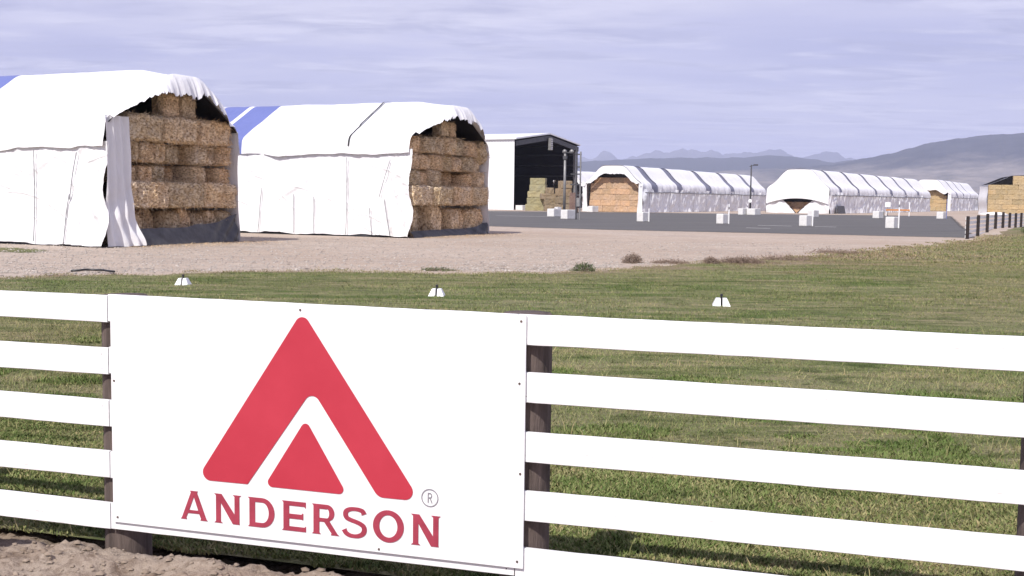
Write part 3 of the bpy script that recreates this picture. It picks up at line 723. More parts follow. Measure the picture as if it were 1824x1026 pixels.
# ------------------------------------------------------------------ near tarped stacks
def smooth_section(pts, n=64, it=3):
    P = [Vector(p) for p in pts]
    for _ in range(it):
        Q = [P[0]]
        for a_, b_ in zip(P[:-1], P[1:]): Q += [a_ * .75 + b_ * .25, a_ * .25 + b_ * .75]
        Q.append(P[-1]); P = Q
    d = np.concatenate([[0], np.cumsum([(b_ - a_).length for a_, b_ in zip(P[:-1], P[1:])])]); d /= d[-1]
    A = np.array(P); t = np.linspace(0, 1, n)
    return np.stack([np.interp(t, d, A[:, 0]), np.interp(t, d, A[:, 1])], -1)
def near_stack(name, label, loc, ang, W, L, panels, seed, hem, eave, peak, flap, straps, seams, skirt_h, skirt_mat):
    e = empty(name, loc, ang); tag(e, label, 'hay shelter')
    g = .07
    pl = rounded([(-g - .02, hem, 0), (-g, eave - .05, .45), (.39 * W, peak, .9), (.61 * W, peak, .9), (W + g, eave - .05, .45), (W + g + .02, hem, 0)], 9)
    S = smooth_section(pl, 90, 1)
    def sec(t): tt = np.linspace(0, 1, len(S)); return np.interp(t, tt, S[:, 0]), np.interp(t, tt, S[:, 1])
    def roof(xa, xb):
        def fn(u, v):
            x = xa + (xb - xa) * u; y, z = sec(v)
            hemw = np.exp(-((v) / .05) ** 2) + np.exp(-((1 - v) / .05) ** 2)
            dz = 0.05 * fbm(x * .5, y * .5, z * .3, seed + 1, 3) + 0.02 * fbm(x * 2.2, y * 1.1, z * 2, seed + 2, 3)
            z = z + dz - .10 * hemw * fbm(x * .55, seed * 1.0, seed=seed + 3, o=3) * 1.6 - .22 * sstep(-1.5, 0.6, x) * np.sin(v * math.pi)
            x = x - .46 * (1 - sstep(.15, .30, v) * sstep(.15, .30, 1 - v)) * sstep(-1.2, .58, x)
            y = y - .09 * hemw * (1 + fbm(x * 1.2, 1.0, seed=seed + 4, o=3)) * np.where(v < .5, 1, -1)
            return x, y, z
        return fn
    for nm_mat, xa, xb in panels:
        v_, f_ = grid(max(4, int(abs(xb - xa) / .14)), 72, roof(xa, xb))
        o = link('roof_tarp', mesh('roof_tarp', v_, f_[:, ::-1], True), M[nm_mat], e)
        if nm_mat == 'tarp_blue': o['label'] = 'blue roof tarp panel'
    # black lining under roof and sides, its colour also standing in for interior shade
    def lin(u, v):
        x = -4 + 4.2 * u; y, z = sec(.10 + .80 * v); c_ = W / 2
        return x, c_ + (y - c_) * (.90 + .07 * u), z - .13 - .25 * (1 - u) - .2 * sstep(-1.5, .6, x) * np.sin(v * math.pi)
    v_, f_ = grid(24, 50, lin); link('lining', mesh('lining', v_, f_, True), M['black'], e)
    mb = MB(); mb.add([(-3.9, .4, .02), (-3.9, W - .4, .02), (-3.9, W - .4, eave - .4), (-3.9, .6 * W, peak - .7), (-3.9, .4 * W, peak - .7), (-3.9, .4, eave - .4)], [(0, 1, 2, 3, 4, 5)]); mb.build('shade_backing', M['black'], e)  # added black sheet, painted shade behind the bales
    # awning at the front
    def awn(u, v):
        t = .125 + .75 * v; y, z = sec(t); c_ = np.sin(np.clip((v - .02) / .96, 0, 1) * math.pi); sx = -.46 * (1 - sstep(.15, .30, t) * sstep(.15, .30, 1 - t))
        drop = np.maximum(.11 + .74 * np.exp(-((v - .5) / .19) ** 2), .50 * sstep(.5, .58, v) * (1 - sstep(.84, 1.0, v)) + .11); fold = np.sin(y * 9 + 7 * fbm(y * .9, 0.0, seed=seed + 5)) * .35 + 1.2 * fbm(y * 4.5, 2.0, seed=seed + 6, o=4)
        jag = (.17 * fbm(y * 2.6, 3.0, seed=seed + 7, o=2) + .16 * fbm(y * 11, 5.0, seed=seed + 8, o=3)) * c_
        x = .55 + sx + u * (.22 + .38 * c_ * (1 - .5 * u)) + .055 * fold * u * (.3 + c_)
        zz = z + .015 - .22 * sstep(-1.5, 0.6, .6) * np.sin(t * math.pi) - (drop + jag) * u ** 1.25 + .02 * fold * u
        return x, y, zz
    v_, f_ = grid(16, 170, awn); link('awning', mesh('awning', v_, f_[:, ::-1], True), M['tarp'], e)
    # side tarps
    cr_ = np.random.default_rng(seed + 40); cre = []
    for k in range(46):
        ax_, az_ = cr_.uniform(-12, -.2), cr_.uniform(.2, hem); ln = cr_.uniform(.6, 2.6); an = cr_.choice([-.45, -.6, -.3, .25, 1.4, -1.45], p=[.28, .2, .2, .12, .1, .1]) + cr_.normal(0, .15)
        cre.append((ax_, az_, ax_ + math.cos(an) * ln, az_ + math.sin(an) * ln, cr_.uniform(.025, .05), cr_.uniform(.02, .055)))
    for k in range(14):   # short gathers along the foot
        ax_ = cr_.uniform(-12, 0); cre.append((ax_, .1, ax_ + cr_.normal(0, .15), cr_.uniform(.5, 1.2), .04, .05))
    def creases(x, z):
        r = np.zeros_like(x)
        for (x0, z0, x1, z1, wd, ht) in cre:
            dx, dz = x1 - x0, z1 - z0; l2 = dx * dx + dz * dz
            t = ((x - x0) * dx + (z - z0) * dz) / l2; tc = np.clip(t, 0, 1)
            bend = .10 * np.sin(tc * 3.1)
            d = np.hypot(x - x0 - tc * dx + bend * dz * .4, z - z0 - tc * dz - bend * dx * .4)
            r = np.maximum(r, ht * np.clip(1 - d / wd, 0, 1) * np.sin(np.clip(tc, .04, .96) * math.pi) ** .5)
        return r
    for sd in (0, 1):
        for (xa, xb, nx, nz) in (((-12, .12, 360, 110), (-L, -12, 120, 40)) if sd == 0 else ((-L, -.3, 200, 40),)):
            def side(u, v):
                x = xa + (xb - xa) * u; z = .10 + (hem + .25 - .10) * v
                fr = np.exp(-((x) / 1.6) ** 2)
                w_ = .05 + .10 * (1 - v) ** 2 * (1.2 + fbm(x * .5, 1.0, seed=seed + 11, o=3)) + .045 * fbm(x * .9, z * .45, seed=seed + 12 + sd, o=4)
                dgl = x * .55 - z * .9
                w_ = w_ + .11 * np.maximum(0, fbm(dgl * 1.6, (x + z) * .35, seed=seed + 14, o=3)) ** 1.5 + .06 * np.abs(fbm(x * 2.4, z * .7, seed=seed + 15, o=3))
                w_ = w_ + fr * (.28 * (1 - v) ** 2 + .12 * np.sin(x * 9 + z * 3) * (1 - v) + .07 * fbm(x * 5, z * 3, seed=seed + 16))
                if sd == 0 and nz > 100: w_ = w_ + creases(x, z)
                y = -w_ if sd == 0 else W + w_ * .35
                x = x + np.exp(-((x) / .8) ** 2) * (.18 * (1 - v) + .10 * np.sin(z * 2.2 + seed))
                z = z + .12 * (1 - v) * fbm(x * .8, 5.0, seed=seed + 17, o=3)
                return x, y, z
            v_, f_ = grid(nx, nz, side)
            link('side_tarp', mesh('side_tarp', v_, f_ if sd else f_[:, ::-1], True), M['tarp'], e)
    def base(u, v):
        return -L + (L - .05) * u, -.03 - .10 * (1 - v) + .03 * fbm(u * 40, v, seed=seed + 30), .0 + .34 * v
    v_, f_ = grid(160, 4, base); link('base_sheet', mesh('base_sheet', v_, f_[:, ::-1], True), M['black'], e)
    for x, z0, z1, lean in straps:
        mb = MB(); n = 16
        pts = []
        for k in range(n + 1):
            t = k / n; z = z0 + (z1 - z0) * t
            pts.append((x + lean * (1 - t), -.19 - .13 * (1 - z / hem) ** 2 - .02 * math.sin(t * 5 + x), z))
        mb.tube(pts, .016, 5); mb.build('strap', M['strap'], e, True)
    for x in seams:  # dark strip drawn for the shadow gap where two tarps meet
        def sm(u, v):
            t = .035 + .44 * v; y, z = sec(t); nxy = np.where(t < .18, 0, 1)
            jj = .05 * fbm(t * 9, 1.0, seed=seed + 19, o=3)
            return x - .05 + .09 * u + jj, y - .045 - .06 * np.exp(-(t / .06) ** 2), z + .055 * nxy - .22 * sstep(-1.5, 0.6, x) * np.sin(t * math.pi)
        v_, f_ = grid(3, 60, sm); link('seam', mesh('seam', v_, f_[:, ::-1], True), M['seam'], e)
    # front corner flap
    if flap:
        def fl(u, v):
            z = .03 + (eave - .02) * v; wd = flap * (1 - .10 * v) + .22 * np.exp(-(v / .12) ** 2)
            y = -.10 + wd * u
            x = .14 + .09 * np.sin(u * 19 + z * .6 + 2 * fbm(u * 2, z * .5, seed=seed + 21)) * (1 - .35 * v) + .05 * fbm(u * 5, z * .5, seed=seed + 20, o=3) + .30 * np.exp(-(v / .16) ** 2) * (.4 + u * .8) - .06 * v * u
            x = x + .07 * np.sin((z - y) * 3.0) * np.exp(-((v - .28) / .12) ** 2)
            return x, y, z + .05 * np.sin(u * 9) * (1 - v) * .3
        v_, f_ = grid(46, 70, fl); link('front_flap', mesh('front_flap', v_, f_[:, ::-1] if False else f_, True), M['tarp'], e)
    def fl2(u, v):
        z = .03 + (eave - .22) * v
        return -.50 + (.64 + .08 * (1 - v) ** 4) * u + .03 * np.sin(z * 2.1), W + .0 + .05 * u + .03 * np.sin(z * 3.1 + 1) * u, z
    v_, f_ = grid(8, 40, fl2); link('corner_flap', mesh('corner_flap', v_, f_, True), M['tarp'], e)
    # dark sheet along the foot of the bales
    def sk(u, v):
        y = flap * .9 + (W - .1 - flap * .9) * u
        top = skirt_h * (.74 + .22 * u ** 2 + .12 * fbm(u * 5, 1.0, seed=seed + 22, o=3)) + .45 * skirt_h * np.exp(-((u - 1) / .12) ** 2)
        z = .0 + top * v
        x = .34 - .22 * v + .06 * fbm(u * 9 + z * 2, z * 1.4, seed=seed + 23, o=4) + .05 * np.sin(u * 50 - z * 9) * sstep(.6, 1, u)
        return x, y, z
    v_, f_ = grid(120, 14, sk); link('foot_sheet', mesh('foot_sheet', v_, f_, True), M[skirt_mat], e)
    bpy.context.view_layer.update()
    return e, Matrix.Translation(Vector(loc)) @ Matrix.Rotation(ang, 4, 'Z')
def tiers(frame, spec, where, group, seed):
    r_ = random.Random(seed)
    for ti, (z0, z1, kind, y0, y1, n, proud, var) in enumerate(spec):
        w = (y1 - y0) / n
        for k in range(n):
            gap = 0.0 if kind == 'long' else r_.uniform(.05, .24 if var > .6 else .16) * w
            xf = proud - (r_.random() ** 1.6) * min(var, .35)
            if var > .5 and 0 < k < n - 1 and r_.random() < (.26 if var > .6 else .16): xf = proud - r_.uniform(.85, 1.25)
            nm = TW[ti] if ti < 5 else 'top'
            pos = 'single' if n == 1 else ORD[k] + ' from left'
            lab = f'straw bale {pos} in the {nm} tier of {where}'
            hh = (z1 - z0) * (1.0 if kind == 'long' else r_.uniform(.80, 1.0))
            put_bale(kind, r_.randrange(4), frame, xf, y0 + k * w + gap / 2, z0, w - gap, hh, lab, group, yaw=r_.uniform(-.04, .04) if kind == 'long' else r_.uniform(-.10, .10), tilt=r_.uniform(-.015, .015) if kind == 'long' else r_.uniform(-.06, .06), dep=.38 if ti == 5 else 1.0)
ANG1 = math.atan2(-.41, .912)
e1, fr1 = near_stack('tarped_hay_stack', 'tall straw stack under white tarps with shaded front flap, nearest at left edge', (-14.62, 40.35, 0), ANG1, 7.3, 26,
    [('tarp', -7.2, .58), ('tarp_blue', -10.2, -7.2), ('tarp', -13.2, -10.2), ('tarp_blue', -15.5, -13.2), ('tarp', -26, -15.5)], 201, 3.55, 4.72, 6.68, 1.35,
    [(-3.2, .15, 3.5, .0), (-5.6, .1, 3.5, .08), (-1.5, .1, 1.9, -.25), (-8.0, .1, 3.5, .05), (-1.15, 1.7, 3.4, -.35), (-10.5, .1, 3.5, 0)], [], .85, 'skirt')
tiers(fr1, [(0.02, 1.42, 'end', 1.15, 7.15, 8, .04, .7), (1.42, 2.38, 'long', 1.1, 7.2, 3, .22, .06), (2.36, 3.14, 'small', 1.15, 7.15, 8, .04, .8), (3.13, 3.95, 'small', 1.15, 7.1, 8, .06, .8), (3.93, 4.90, 'long', 1.1, 6.98, 3, .16, .06), (4.90, 5.80, 'small', 3.1, 5.2, 2, -.05, .1)],
      'the left tarped stack', 'bales at the front of the left tarped stack', 3)
e2, fr2 = near_stack('tarped_hay_stack', 'straw stack under white tarps with two blue roof strips, second from left', (-4.95, 53.3, 0), ANG1, 8.4, 30,
    [('tarp', -3.25, .58), ('tarp', -9.6, -3.25), ('tarp_blue', -11.3, -9.6), ('tarp', -11.6, -11.3), ('tarp_blue', -13.2, -11.6), ('tarp', -30, -13.2)], 307, 3.95, 4.85, 6.70, 0.0,
    [(-2.0, .1, 1.4, .15), (-3.3, .1, 3.8, .0), (-1.2, .1, 1.8, .35), (-5.2, .1, 1.9, .05), (-6.4, .1, 2.0, .06), (-8.3, .1, 2.3, -.2), (-10.3, .1, 2.1, .2), (-.9, 1.9, 3.7, -.6), (-12.5, .1, 3.7, .1)], [-3.25], .42, 'black')
tiers(fr2, [(0.12, 1.56, 'end', .35, 8.3, 8, .05, .55), (1.55, 2.48, 'long', .15, 8.55, 4, .22, .08), (2.46, 3.30, 'end', .2, 8.3, 8, .08, .55), (3.28, 4.12, 'end', .25, 8.1, 7, .06, .53), (4.10, 5.02, 'end', .4, 7.3, 6, .05, .25), (5.02, 5.85, 'small', 3.5, 5.2, 2, -.1, .1)],
      'the second tarped stack from left', 'bales at the front of the second tarped stack', 5)
o = put_bale('end', 2, fr2, .12, 7.0, 4.08, 1.15, .8, 'straw bale slumped sideways under the right eave of the second tarped stack', 'bales at the front of the second tarped stack', tilt=-.9)

# ------------------------------------------------------------------ barn
AB = math.atan2(-.5, .866)
barn = empty('hay_barn', (0.1, 176, 0), AB); tag(barn, 'tall white metal barn with dark open gable front behind the second stack', 'barn')
BW, BL, BE, BP = 21.6, 42.0, 11.2, 12.4
def ribbed(name, L, z0, z1, y, mat, th=.12):
    n = int(L / .5) * 4; v = []; f = []
    for k in range(n + 1):
        x = -L * k / n; d = (0, 0, .04, .04)[k % 4]
        v += [(x, y - d, z0), (x, y - d, z1)]
    for k in range(n): f.append((2 * k, 2 * k + 1, 2 * k + 3, 2 * k + 2))
    MB().add(v, f).build(name, mat, barn)
ribbed('left_wall', BL, 0.0, BE, 0, M['metalw'])
ribbed('right_wall', BL, 5.2, BE, BW, M['metalw'])
for (y0, z0, y1, z1) in ((-.35, BE - .02, BW / 2, BP + .12), (BW / 2, BP + .12, BW + .35, BE - .02)):
    mb = MB(); mb.add([(.5, y0, z0), (.5, y1, z1), (-BL - .5, y1, z1), (-BL - .5, y0, z0), (.5, y0, z0 - .22), (.5, y1, z1 - .22), (-BL - .5, y1, z1 - .22), (-BL - .5, y0, z0 - .22)],
                       [(0, 1, 2, 3), (7, 6, 5, 4), (0, 4, 5, 1), (1, 5, 6, 2), (2, 6, 7, 3), (3, 7, 4, 0)]); mb.build('roof', M['metalw'], barn)
    mb = MB(); mb.add([(.4, y0 + .4, z0 - .27), (.4, y1, z1 - .27), (-BL, y1, z1 - .27), (-BL, y0 + .4, z0 - .27)], [(3, 2, 1, 0)]); mb.build('ceiling_shade', M['barnshade'], barn)  # added sheet under the roof, interior shade put into its colour
mb = MB(); mb.box(-BL, -.05, .10, .16, 0.02, BE - .3); mb.build('left_shade', M['barnshade'], barn)  # added inner sheets, wall shade painted near-black
mb = MB(); mb.box(-BL, -.05, BW - .16, BW - .10, 5.0, BE - .3); mb.build('right_shade', M['barnshade'], barn)
mb = MB(); mb.add([(-BL, 0, 0), (-BL, BW, 0), (-BL, BW, BE), (-BL, BW / 2, BP), (-BL, 0, BE)], [(0, 1, 2, 3, 4)]); mb.build('back_wall', M['barnshade'], barn)  # back wall coloured near-black for the interior shade
mb = MB(); mb.box(-BL + 1, -4.5, BW - .2, BW - .1, 0, 5.1); mb.build('right_lower_shade', M['barnshade'], barn)  # added dark sheet that keeps the opening shaded down to the ground
for (y0, z0, y1, z1) in ((0, BE - .5, BW / 2, BP - .3), (BW / 2, BP - .3, BW, BE - .5)):
    mb = MB(); mb.add([(.30, y0, z0), (.30, y1, z1), (.30, y1, z1 - .75), (.30, y0, z0 - .75), (.0, y0, z0), (.0, y1, z1), (.0, y1, z1 - .75), (.0, y0, z0 - .75)], [(0, 3, 2, 1), (4, 5, 6, 7), (0, 1, 5, 4), (3, 7, 6, 2)]); mb.build('gable_beam', M['steeldark'], barn)
for z in (9.2, 7.4, 5.6):
    mb = MB(); mb.box(-BL + .2, -BL + .5, .3, BW - .3, z, z + .25); mb.build('girt', M['steeldark'], barn)
    mb = MB(); mb.box(-BL + .5, -.4, BW - .45, BW - .2, z, z + .25); mb.build('girt', M['steeldark'], barn)
for x in (-.2,):
    mb = MB(); mb.box(x - .2, x + .2, BW - .62, BW - .22, 0, BE - .4); mb.build('column', M['steel'], barn)
mb = MB(); mb.box(.32, .85, BW / 2 - .4, BW / 2 + .35, 9.7, 11.7, .05); vb = mb.build('vent_box', M['steel'], barn); vb['label'] = 'pale grey box hanging under the gable peak'
for k in range(6):
    mb = MB(); mb.box(.852, .87, BW / 2 - .34, BW / 2 + .29, 9.85 + k * .3, 9.95 + k * .3); mb.build('slat', M['concrete'], vb)
# loose bales in and beside the barn opening
BMF = {}
for nm, mat, dims in (('green', 'hay_green', (2.3, 1.3, 1.0)), ('grey', 'hay_grey', (2.0, 1.4, 1.0)), ('far', 'hay_far', (2.35, 1.0, .92)), ('tan', 'hay_tan', (2.35, 1.0, .92))):
    BMF[nm] = []
    for k in range(3):
        mm = bale_mesh('bale_' + nm, *dims, 300 + k * 11, nf=(20, 6, 10), amp=.06, rnd=.05, tufts=40, flake=.03); mm.materials.append(M[mat]); BMF[nm].append((mm, dims))
def free_bale(nm, k, x, y, z, rz, w, h, label, group, tilt=0.0):
    mm, (wy, dx, bh) = BMF[nm][k % 3]
    o = link('hay_bale', mm); o.location = (x, y, z); o.rotation_euler = (tilt, 0, rz); o.scale = (1, w / wy, h / bh)
    return tag(o, label, 'hay bale', group)
LOOK = math.atan2(-1, 0)   # front of the bale faces -y
for k in range(5):
    free_bale('green', k, 3.35 + .10 * k + (.08 if k % 2 else 0), 168.0, k * .97, LOOK - .25, 2.9 - .15 * k, .97, f'greenish hay bale {ORD[k]} from the ground in the leaning column before the barn', 'leaning column of greenish bales', tilt=.0)
for k in range(4):
    free_bale('grey', k, 5.35 + (.35 if k == 1 else 0), 166.5 + .2 * k, k * .86 if k < 3 else 2.58, LOOK + .15, (1.5, 2.4, 2.7, 1.2)[k], .86, f'grey weathered bale {ORD[k]} from the ground in the ragged pile before the barn', 'ragged pile of grey bales')
for k in range(4):
    free_bale('grey', k + 1, 7.45 + (.15 if k % 2 else -.1), 165.6, k * 1.12, LOOK + .3, (2.3, 2.4, 2.1, 1.7)[k], 1.1, f'grey weathered bale {ORD[k]} from the ground beside the tall grey pole', 'bales stacked beside the grey pole')
# stack of pallets
ps = empty('pallet_stack', (8.1, 150.0, 0), -.3); tag(ps, 'tall brown stack of wooden pallets to the right of the ragged bales', 'pallets')
for k in range(18):
    mb = MB(); z = k * .15; w = .5 + random.uniform(-.02, .02)
    for yy in (-.45, 0, .45): mb.box(-w, w, yy - .05, yy + .05, z, z + .09)
    for q in range(5): x = -w + (2 * w - .16) * q / 4; mb.box(x, x + .16, -.5, .5, z + .092, z + .125)
    mb.build('pallet', M['pallet'], ps)

# ------------------------------------------------------------------ concrete blocks
BA = math.atan2(-.6, .8)
def block(x, y, w, l, h, label, group, post=None, base_z=0.013, a=BA):
    e = empty('concrete_block', (x, y, base_z), a + random.uniform(-.05, .05)); tag(e, label, 'concrete block', group)
    mb = MB(); mb.box(-w / 2, w / 2, 0, l, 0, h, .035); mb.build('body', M['concrete'], e)
    mb = MB(); mb.tube([(0, l * .35, h), (0, l * .35, h + .05), (0, l * .65, h + .05), (0, l * .65, h)], .014, 5); mb.build('lifting_loop', M['steel'], e)
    if post:
        ph, mt = post
        mb = MB(); mb.tube([(w / 2 + .06, l - .1, 0), (w / 2 + .06, l - .1, ph)], .05, 8); p = mb.build('marker_post', M[mt], e)
        if ph > 1.2:
            mb = MB(); mb.tube([(w / 2 + .06, l - .1, ph - .45), (w / 2 + .06, l - .1, ph - .25)], .056, 8); mb.build('reflective_band', M['steel'], p)
    return e
G = 'concrete blocks set out across the asphalt lot'
block(11.0, 97.6, .62, 1.1, .82, 'pale concrete block with white stake before the straw filled far shelter', G, (1.15, 'whitep'))
block(17.05, 92.8, .62, 1.1, .82, 'pale concrete block with tall white stake, second of the front row', G, (1.65, 'whitep'))
block(22.8, 88.5, .64, 1.1, .84, 'pale concrete block with white stake before the closed far shelter', G, (1.2, 'whitep'))
block(28.4, 84.8, .66, 1.1, .86, 'pale concrete block with striped tall stake, nearest the dark post fence', G, (2.05, 'whitep'))
block(3.9, 117.2, .85, 1.5, .82, 'pale concrete block before the ragged bales, left of a close pair', G)
block(4.75, 105.0, .75, 1.6, .86, 'pale concrete block beside the tall laddered pole, right of a close pair', G)
block(32.0, 151.5, 1.2, 1.8, .85, 'low pale concrete block by the foot of the lamp pole', G)
block(30.6, 151.5, .7, 1.4, .85, 'small pale concrete block just left of the lamp pole', G, (1.5, 'whitep'))
block(36.9, 139.5, .85, 1.5, .85, 'small pale concrete block before the right corner of the closed far shelter', G)
block(43.7, 135.6, .80, 1.5, .85, 'small pale concrete block alone before the grey side of the closed shelter', G, (1.0, 'steel'))
block(52.3, 137.9, .80, 1.5, .85, 'small pale concrete block with blue stake before the farthest shelter', G, (2.4, 'bluep'))
block(0.9, 171.5, 1.3, 1.3, .75, 'white block at the foot of the barn wall corner', G, base_z=.002)
block(10.9, 160.5, 1.0, 1.6, .85, 'white block at the left foot of the straw filled shelter', G)
block(5.6, 166.8 - 20, .5, 1.0, .75, 'white block behind the close pair beside the pallets', G)

# poles
def ladder_pole():
    e = empty('service_pole', (5.95, 103.2, .0), -.35); tag(e, 'tall grey double pole with crossbars standing by the barn front', 'pole')
    for x in (-.18, .18):
        mb = MB(); mb.tube([(x, 0, 0), (x, 0, 6.5 - (.3 if x > 0 else 0))], .075, 8); mb.build('upright', M['steel' if x > 0 else 'steeldark'], e)
    for z, l in ((2.2, .25), (3.15, .75), (4.1, .75), (4.75, .25), (5.9, .3)):
        mb = MB(); mb.box(-l, .25, -.05, .05, z, z + .12); mb.build('crossbar', M['steeldark'], e)
    mb = MB(); mb.box(-.1, .22, -.22, -.08, 1.2, 2.0, .02); mb.build('meter_box', M['steel'], e)
ladder_pole()
fp = empty('floodlight_pole', (7.05, 155, 0), -.3); tag(fp, 'slim grey pole with two floodlights standing before the dark barn opening', 'lamp pole')
mb = MB(); mb.tube([(0, 0, 0), (0, 0, 8.2)], [.2, .16], 10); mb.build('pole', M['steel'], fp, True)
mb = MB(); mb.box(-.3, 1.1, -.06, .06, 8.1, 8.25); mb.build('arm', M['steeldark'], fp)
for x in (-.05, .95):
    mb = MB(); mb.tube([(x, .15, 8.3), (x, -.05, 8.3), (x, -.22, 8.25)], [.12, .3, .3], 12); hd = mb.build('lamp_head', M['steel'], fp, True)
mb = MB(); mb.box(-.25, .25, -.25, .25, 7.2, 7.7, .04); mb.build('junction_box', M['steeldark'], fp)
lp = empty('lamp_pole', (33.9, 161, 0), -.3); tag(lp, 'thin dark lamp pole rising between the two far shelters', 'lamp pole')
mb = MB(); mb.tube([(0, 0, 0), (0, 0, 7.0)], [.13, .09], 8); mb.build('pole', M['steeldark'], lp, True)
mb = MB(); mb.tube([(-.25, 0, 6.75), (.55, -.1, 7.0)], .05, 6); mb.build('arm', M['steeldark'], lp)
mb = MB(); mb.box(.3, .95, -.25, .1, 6.9, 7.1, .05); mb.build('lamp_head', M['steeldark'], lp)
mb = MB(); mb.tube([(0, -.2, 1.9), (0, -.35, 1.9)], .26, 14); mb.build('round_plate', M['whitep'], lp)

# ------------------------------------------------------------------ far shelters
def far_shelter(loc, ang, W, L, eave, peak, label, strips, front, seed, strip_mat='tarp_gray', band_h=1.15):
    """local x: across the front (left->right), local y: away; front at y=0"""
    e = empty('far_hay_shelter', loc, ang); tag(e, label, 'hay shelter', 'long tarped shelters across the lot')
    pts = [(-.1, eave - 1.0), (-.06, eave - .2), (.02 * W, eave + .25), (.13 * W, eave + .9), (.30 * W, peak - .1), (.40 * W, peak), (.62 * W, peak), (.72 * W, peak - .1), (.88 * W, eave + .9), (.98 * W, eave + .25), (W + .06, eave - .2), (W + .1, eave - 1.0)]
    S = smooth_section(pts, 48, 2); tt = np.linspace(0, 1, len(S))
    def sec(t): return np.interp(t, tt, S[:, 0]), np.interp(t, tt, S[:, 1])
    cuts = [0.0]
    segs = []
    y0 = -.6
    for a_, b_ in strips: segs.append(('tarp', y0, a_)); segs.append((strip_mat, a_, b_)); y0 = b_
    segs.append(('tarp', y0, L))
    for mt, ya, yb in segs:
        def fn(u, v):
            y = ya + (yb - ya) * u; x, z = sec(v)
            lift = .06 if mt == 'tarp' else -.04
            k = np.exp(-((v - 1) / .13) ** 2)
            x = x + (.22 * k) * fbm(y * 1.0, z * .5, seed=seed, o=4) + .14 * k * np.sin(y * 3.1 + seed) * fbm(y * .3, 1.0, seed=seed + 4, o=2)
            z = z + lift + .10 * fbm(y * .22, x * .3, seed=seed + 1, o=3) - .25 * np.exp(-((v - 1) / .03) ** 2) * fbm(y * .4, 3.0, seed=seed + 2, o=3)
            return x, y, z
        v_, f_ = grid(max(4, int((yb - ya) / .35)), 48, fn)
        link('roof_tarp', mesh('roof_tarp', v_, f_, True), M[mt], e)
    for sd in (0, 1):
        def side(u, v):
            y = -.55 + (L + .55) * u; z = .02 + (eave - .55) * v
            w_ = .05 + .42 * np.abs(fbm(y * 1.0, z * .4, seed=seed + 5 + sd, o=4)) + .40 * np.maximum(0, fbm((y - z * .6) * .8, z * .5, seed=seed + 7, o=3)) + .12 * (1 - v) ** 2
            return (W + w_ - .1) if sd else -w_ + .1, y, z
        v_, f_ = grid(int(L / .28), 26, side)
        link('side_tarp', mesh('side_tarp', v_, f_ if not sd else f_[:, ::-1], True), M['tarp'], e)
        for k in range(int(L / 6)):
            y = 2.5 + k * 6 + random.uniform(-1.5, 1.5)
            mb = MB(); xx = (W + .34) if sd else -.34
            mb.tube([(xx, y, .03), (xx, y + .2, eave - .7)], .03, 5); mb.build('tie_down', M['strap'], e)
        mb = MB(); xx = W + .30 if sd else -.30
        mb.tube([(xx + .03 * math.sin(q), L * q / 40, eave - 1.03 + .10 * float(fbm(q * .6, seed, seed=2))) for q in range(41)], .075, 5); mb.build('hem_rope', M['strap'], e)
    # dark backing inside the front
    c_ = W / 2
    if front == 'open':
        def bk(u, v):
            x, z = sec(.12 + .76 * u); return c_ + (x - c_) * .95, 1.6 + 0 * u, .05 + (z - .35) * v
        v_, f_ = grid(40, 4, bk); link('inner_sheet', mesh('inner_sheet', v_, f_, True), M['black'], e)
        # white end band round the opening
        def band(u, v):
            t = .06 + .88 * u; x, z = sec(t); h = band_h * np.sin(np.clip((u - .05) / .9, 0, 1) * math.pi) ** .6 + .05
            zz = z + .03 - v * (h + .1 * fbm(x * 3, 1.0, seed=seed + 9, o=3))
            xi = x + (c_ - x) * .06 * v
            return xi, -.6 + .25 * v ** 2 * np.sin(x * 7) * .2 - .04, zz
        v_, f_ = grid(90, 8, band); link('end_band', mesh('end_band', v_, f_[:, ::-1], True), M['tarp'], e)
        for sd in (0, 1):
            def jamb(u, v):
                z = .03 + (eave + .25) * v; x0 = -.1 if sd == 0 else W - .75
                return x0 + (.85 - .25 * v) * u + (.25 * v if sd else 0), -.5 + .12 * np.sin(u * 9 + z) * (1 - v * .5), z
            v_, f_ = grid(12, 20, jamb); link('end_flap', mesh('end_flap', v_, f_, True), M['tarp'], e)
    elif front == 'closed':
        def top(u, v):
            x, z = sec(.06 + .88 * u)
            q = np.abs(x - c_) / (W / 2)
            bot = 2.35 - .9 * q ** 2
            zz = z + .03 + (bot - z) * v
            return x, -.62 - .5 * np.sin(v * math.pi / 2) * (1 - .4 * q) + .06 * fbm(x * 1.2, zz * .6, seed=seed + 9, o=3), zz
        v_, f_ = grid(60, 20, top); link('end_tarp', mesh('end_tarp', v_, f_[:, ::-1], True), M['tarp'], e)
        for sd in (0, 1):
            def low(u, v):
                # lower curtain pulled aside into a V
                z = .03 + 2.2 * v
                xe = c_ + (-1 if sd == 0 else 1) * (.1 + 2.5 * v ** 1.1)
                xo = -.05 if sd == 0 else W + .05
                x = xo + (xe - xo) * u
                return x, -.55 + .16 * np.sin(u * 13 - z * 2.5) * (1 - .4 * v) - .25 * (1 - v) * u, z + .10 * np.sin(u * 7) * v * 0
            v_, f_ = grid(40, 20, low); link('end_curtain', mesh('end_curtain', v_, f_ if not sd else f_[:, ::-1], True), M['tarp'], e)
        mb = MB(); mb.box(.2, W - .2, 1.5, 1.55, 0.02, eave + .2); mb.build('inner_sheet', M['black'], e)
        for sgn in (-1, 1):
            mb = MB(); mb.tube([(c_ + sgn * (.12 + 2.5 * t ** 1.1), -.72 - .2 * (1 - t), .05 + 2.2 * t) for t in np.linspace(0, .45, 6)], .06, 5); mb.build('rope', M['seam'], e)
    return e
VA = math.atan2(-.48, .877)      # local x along the fronts
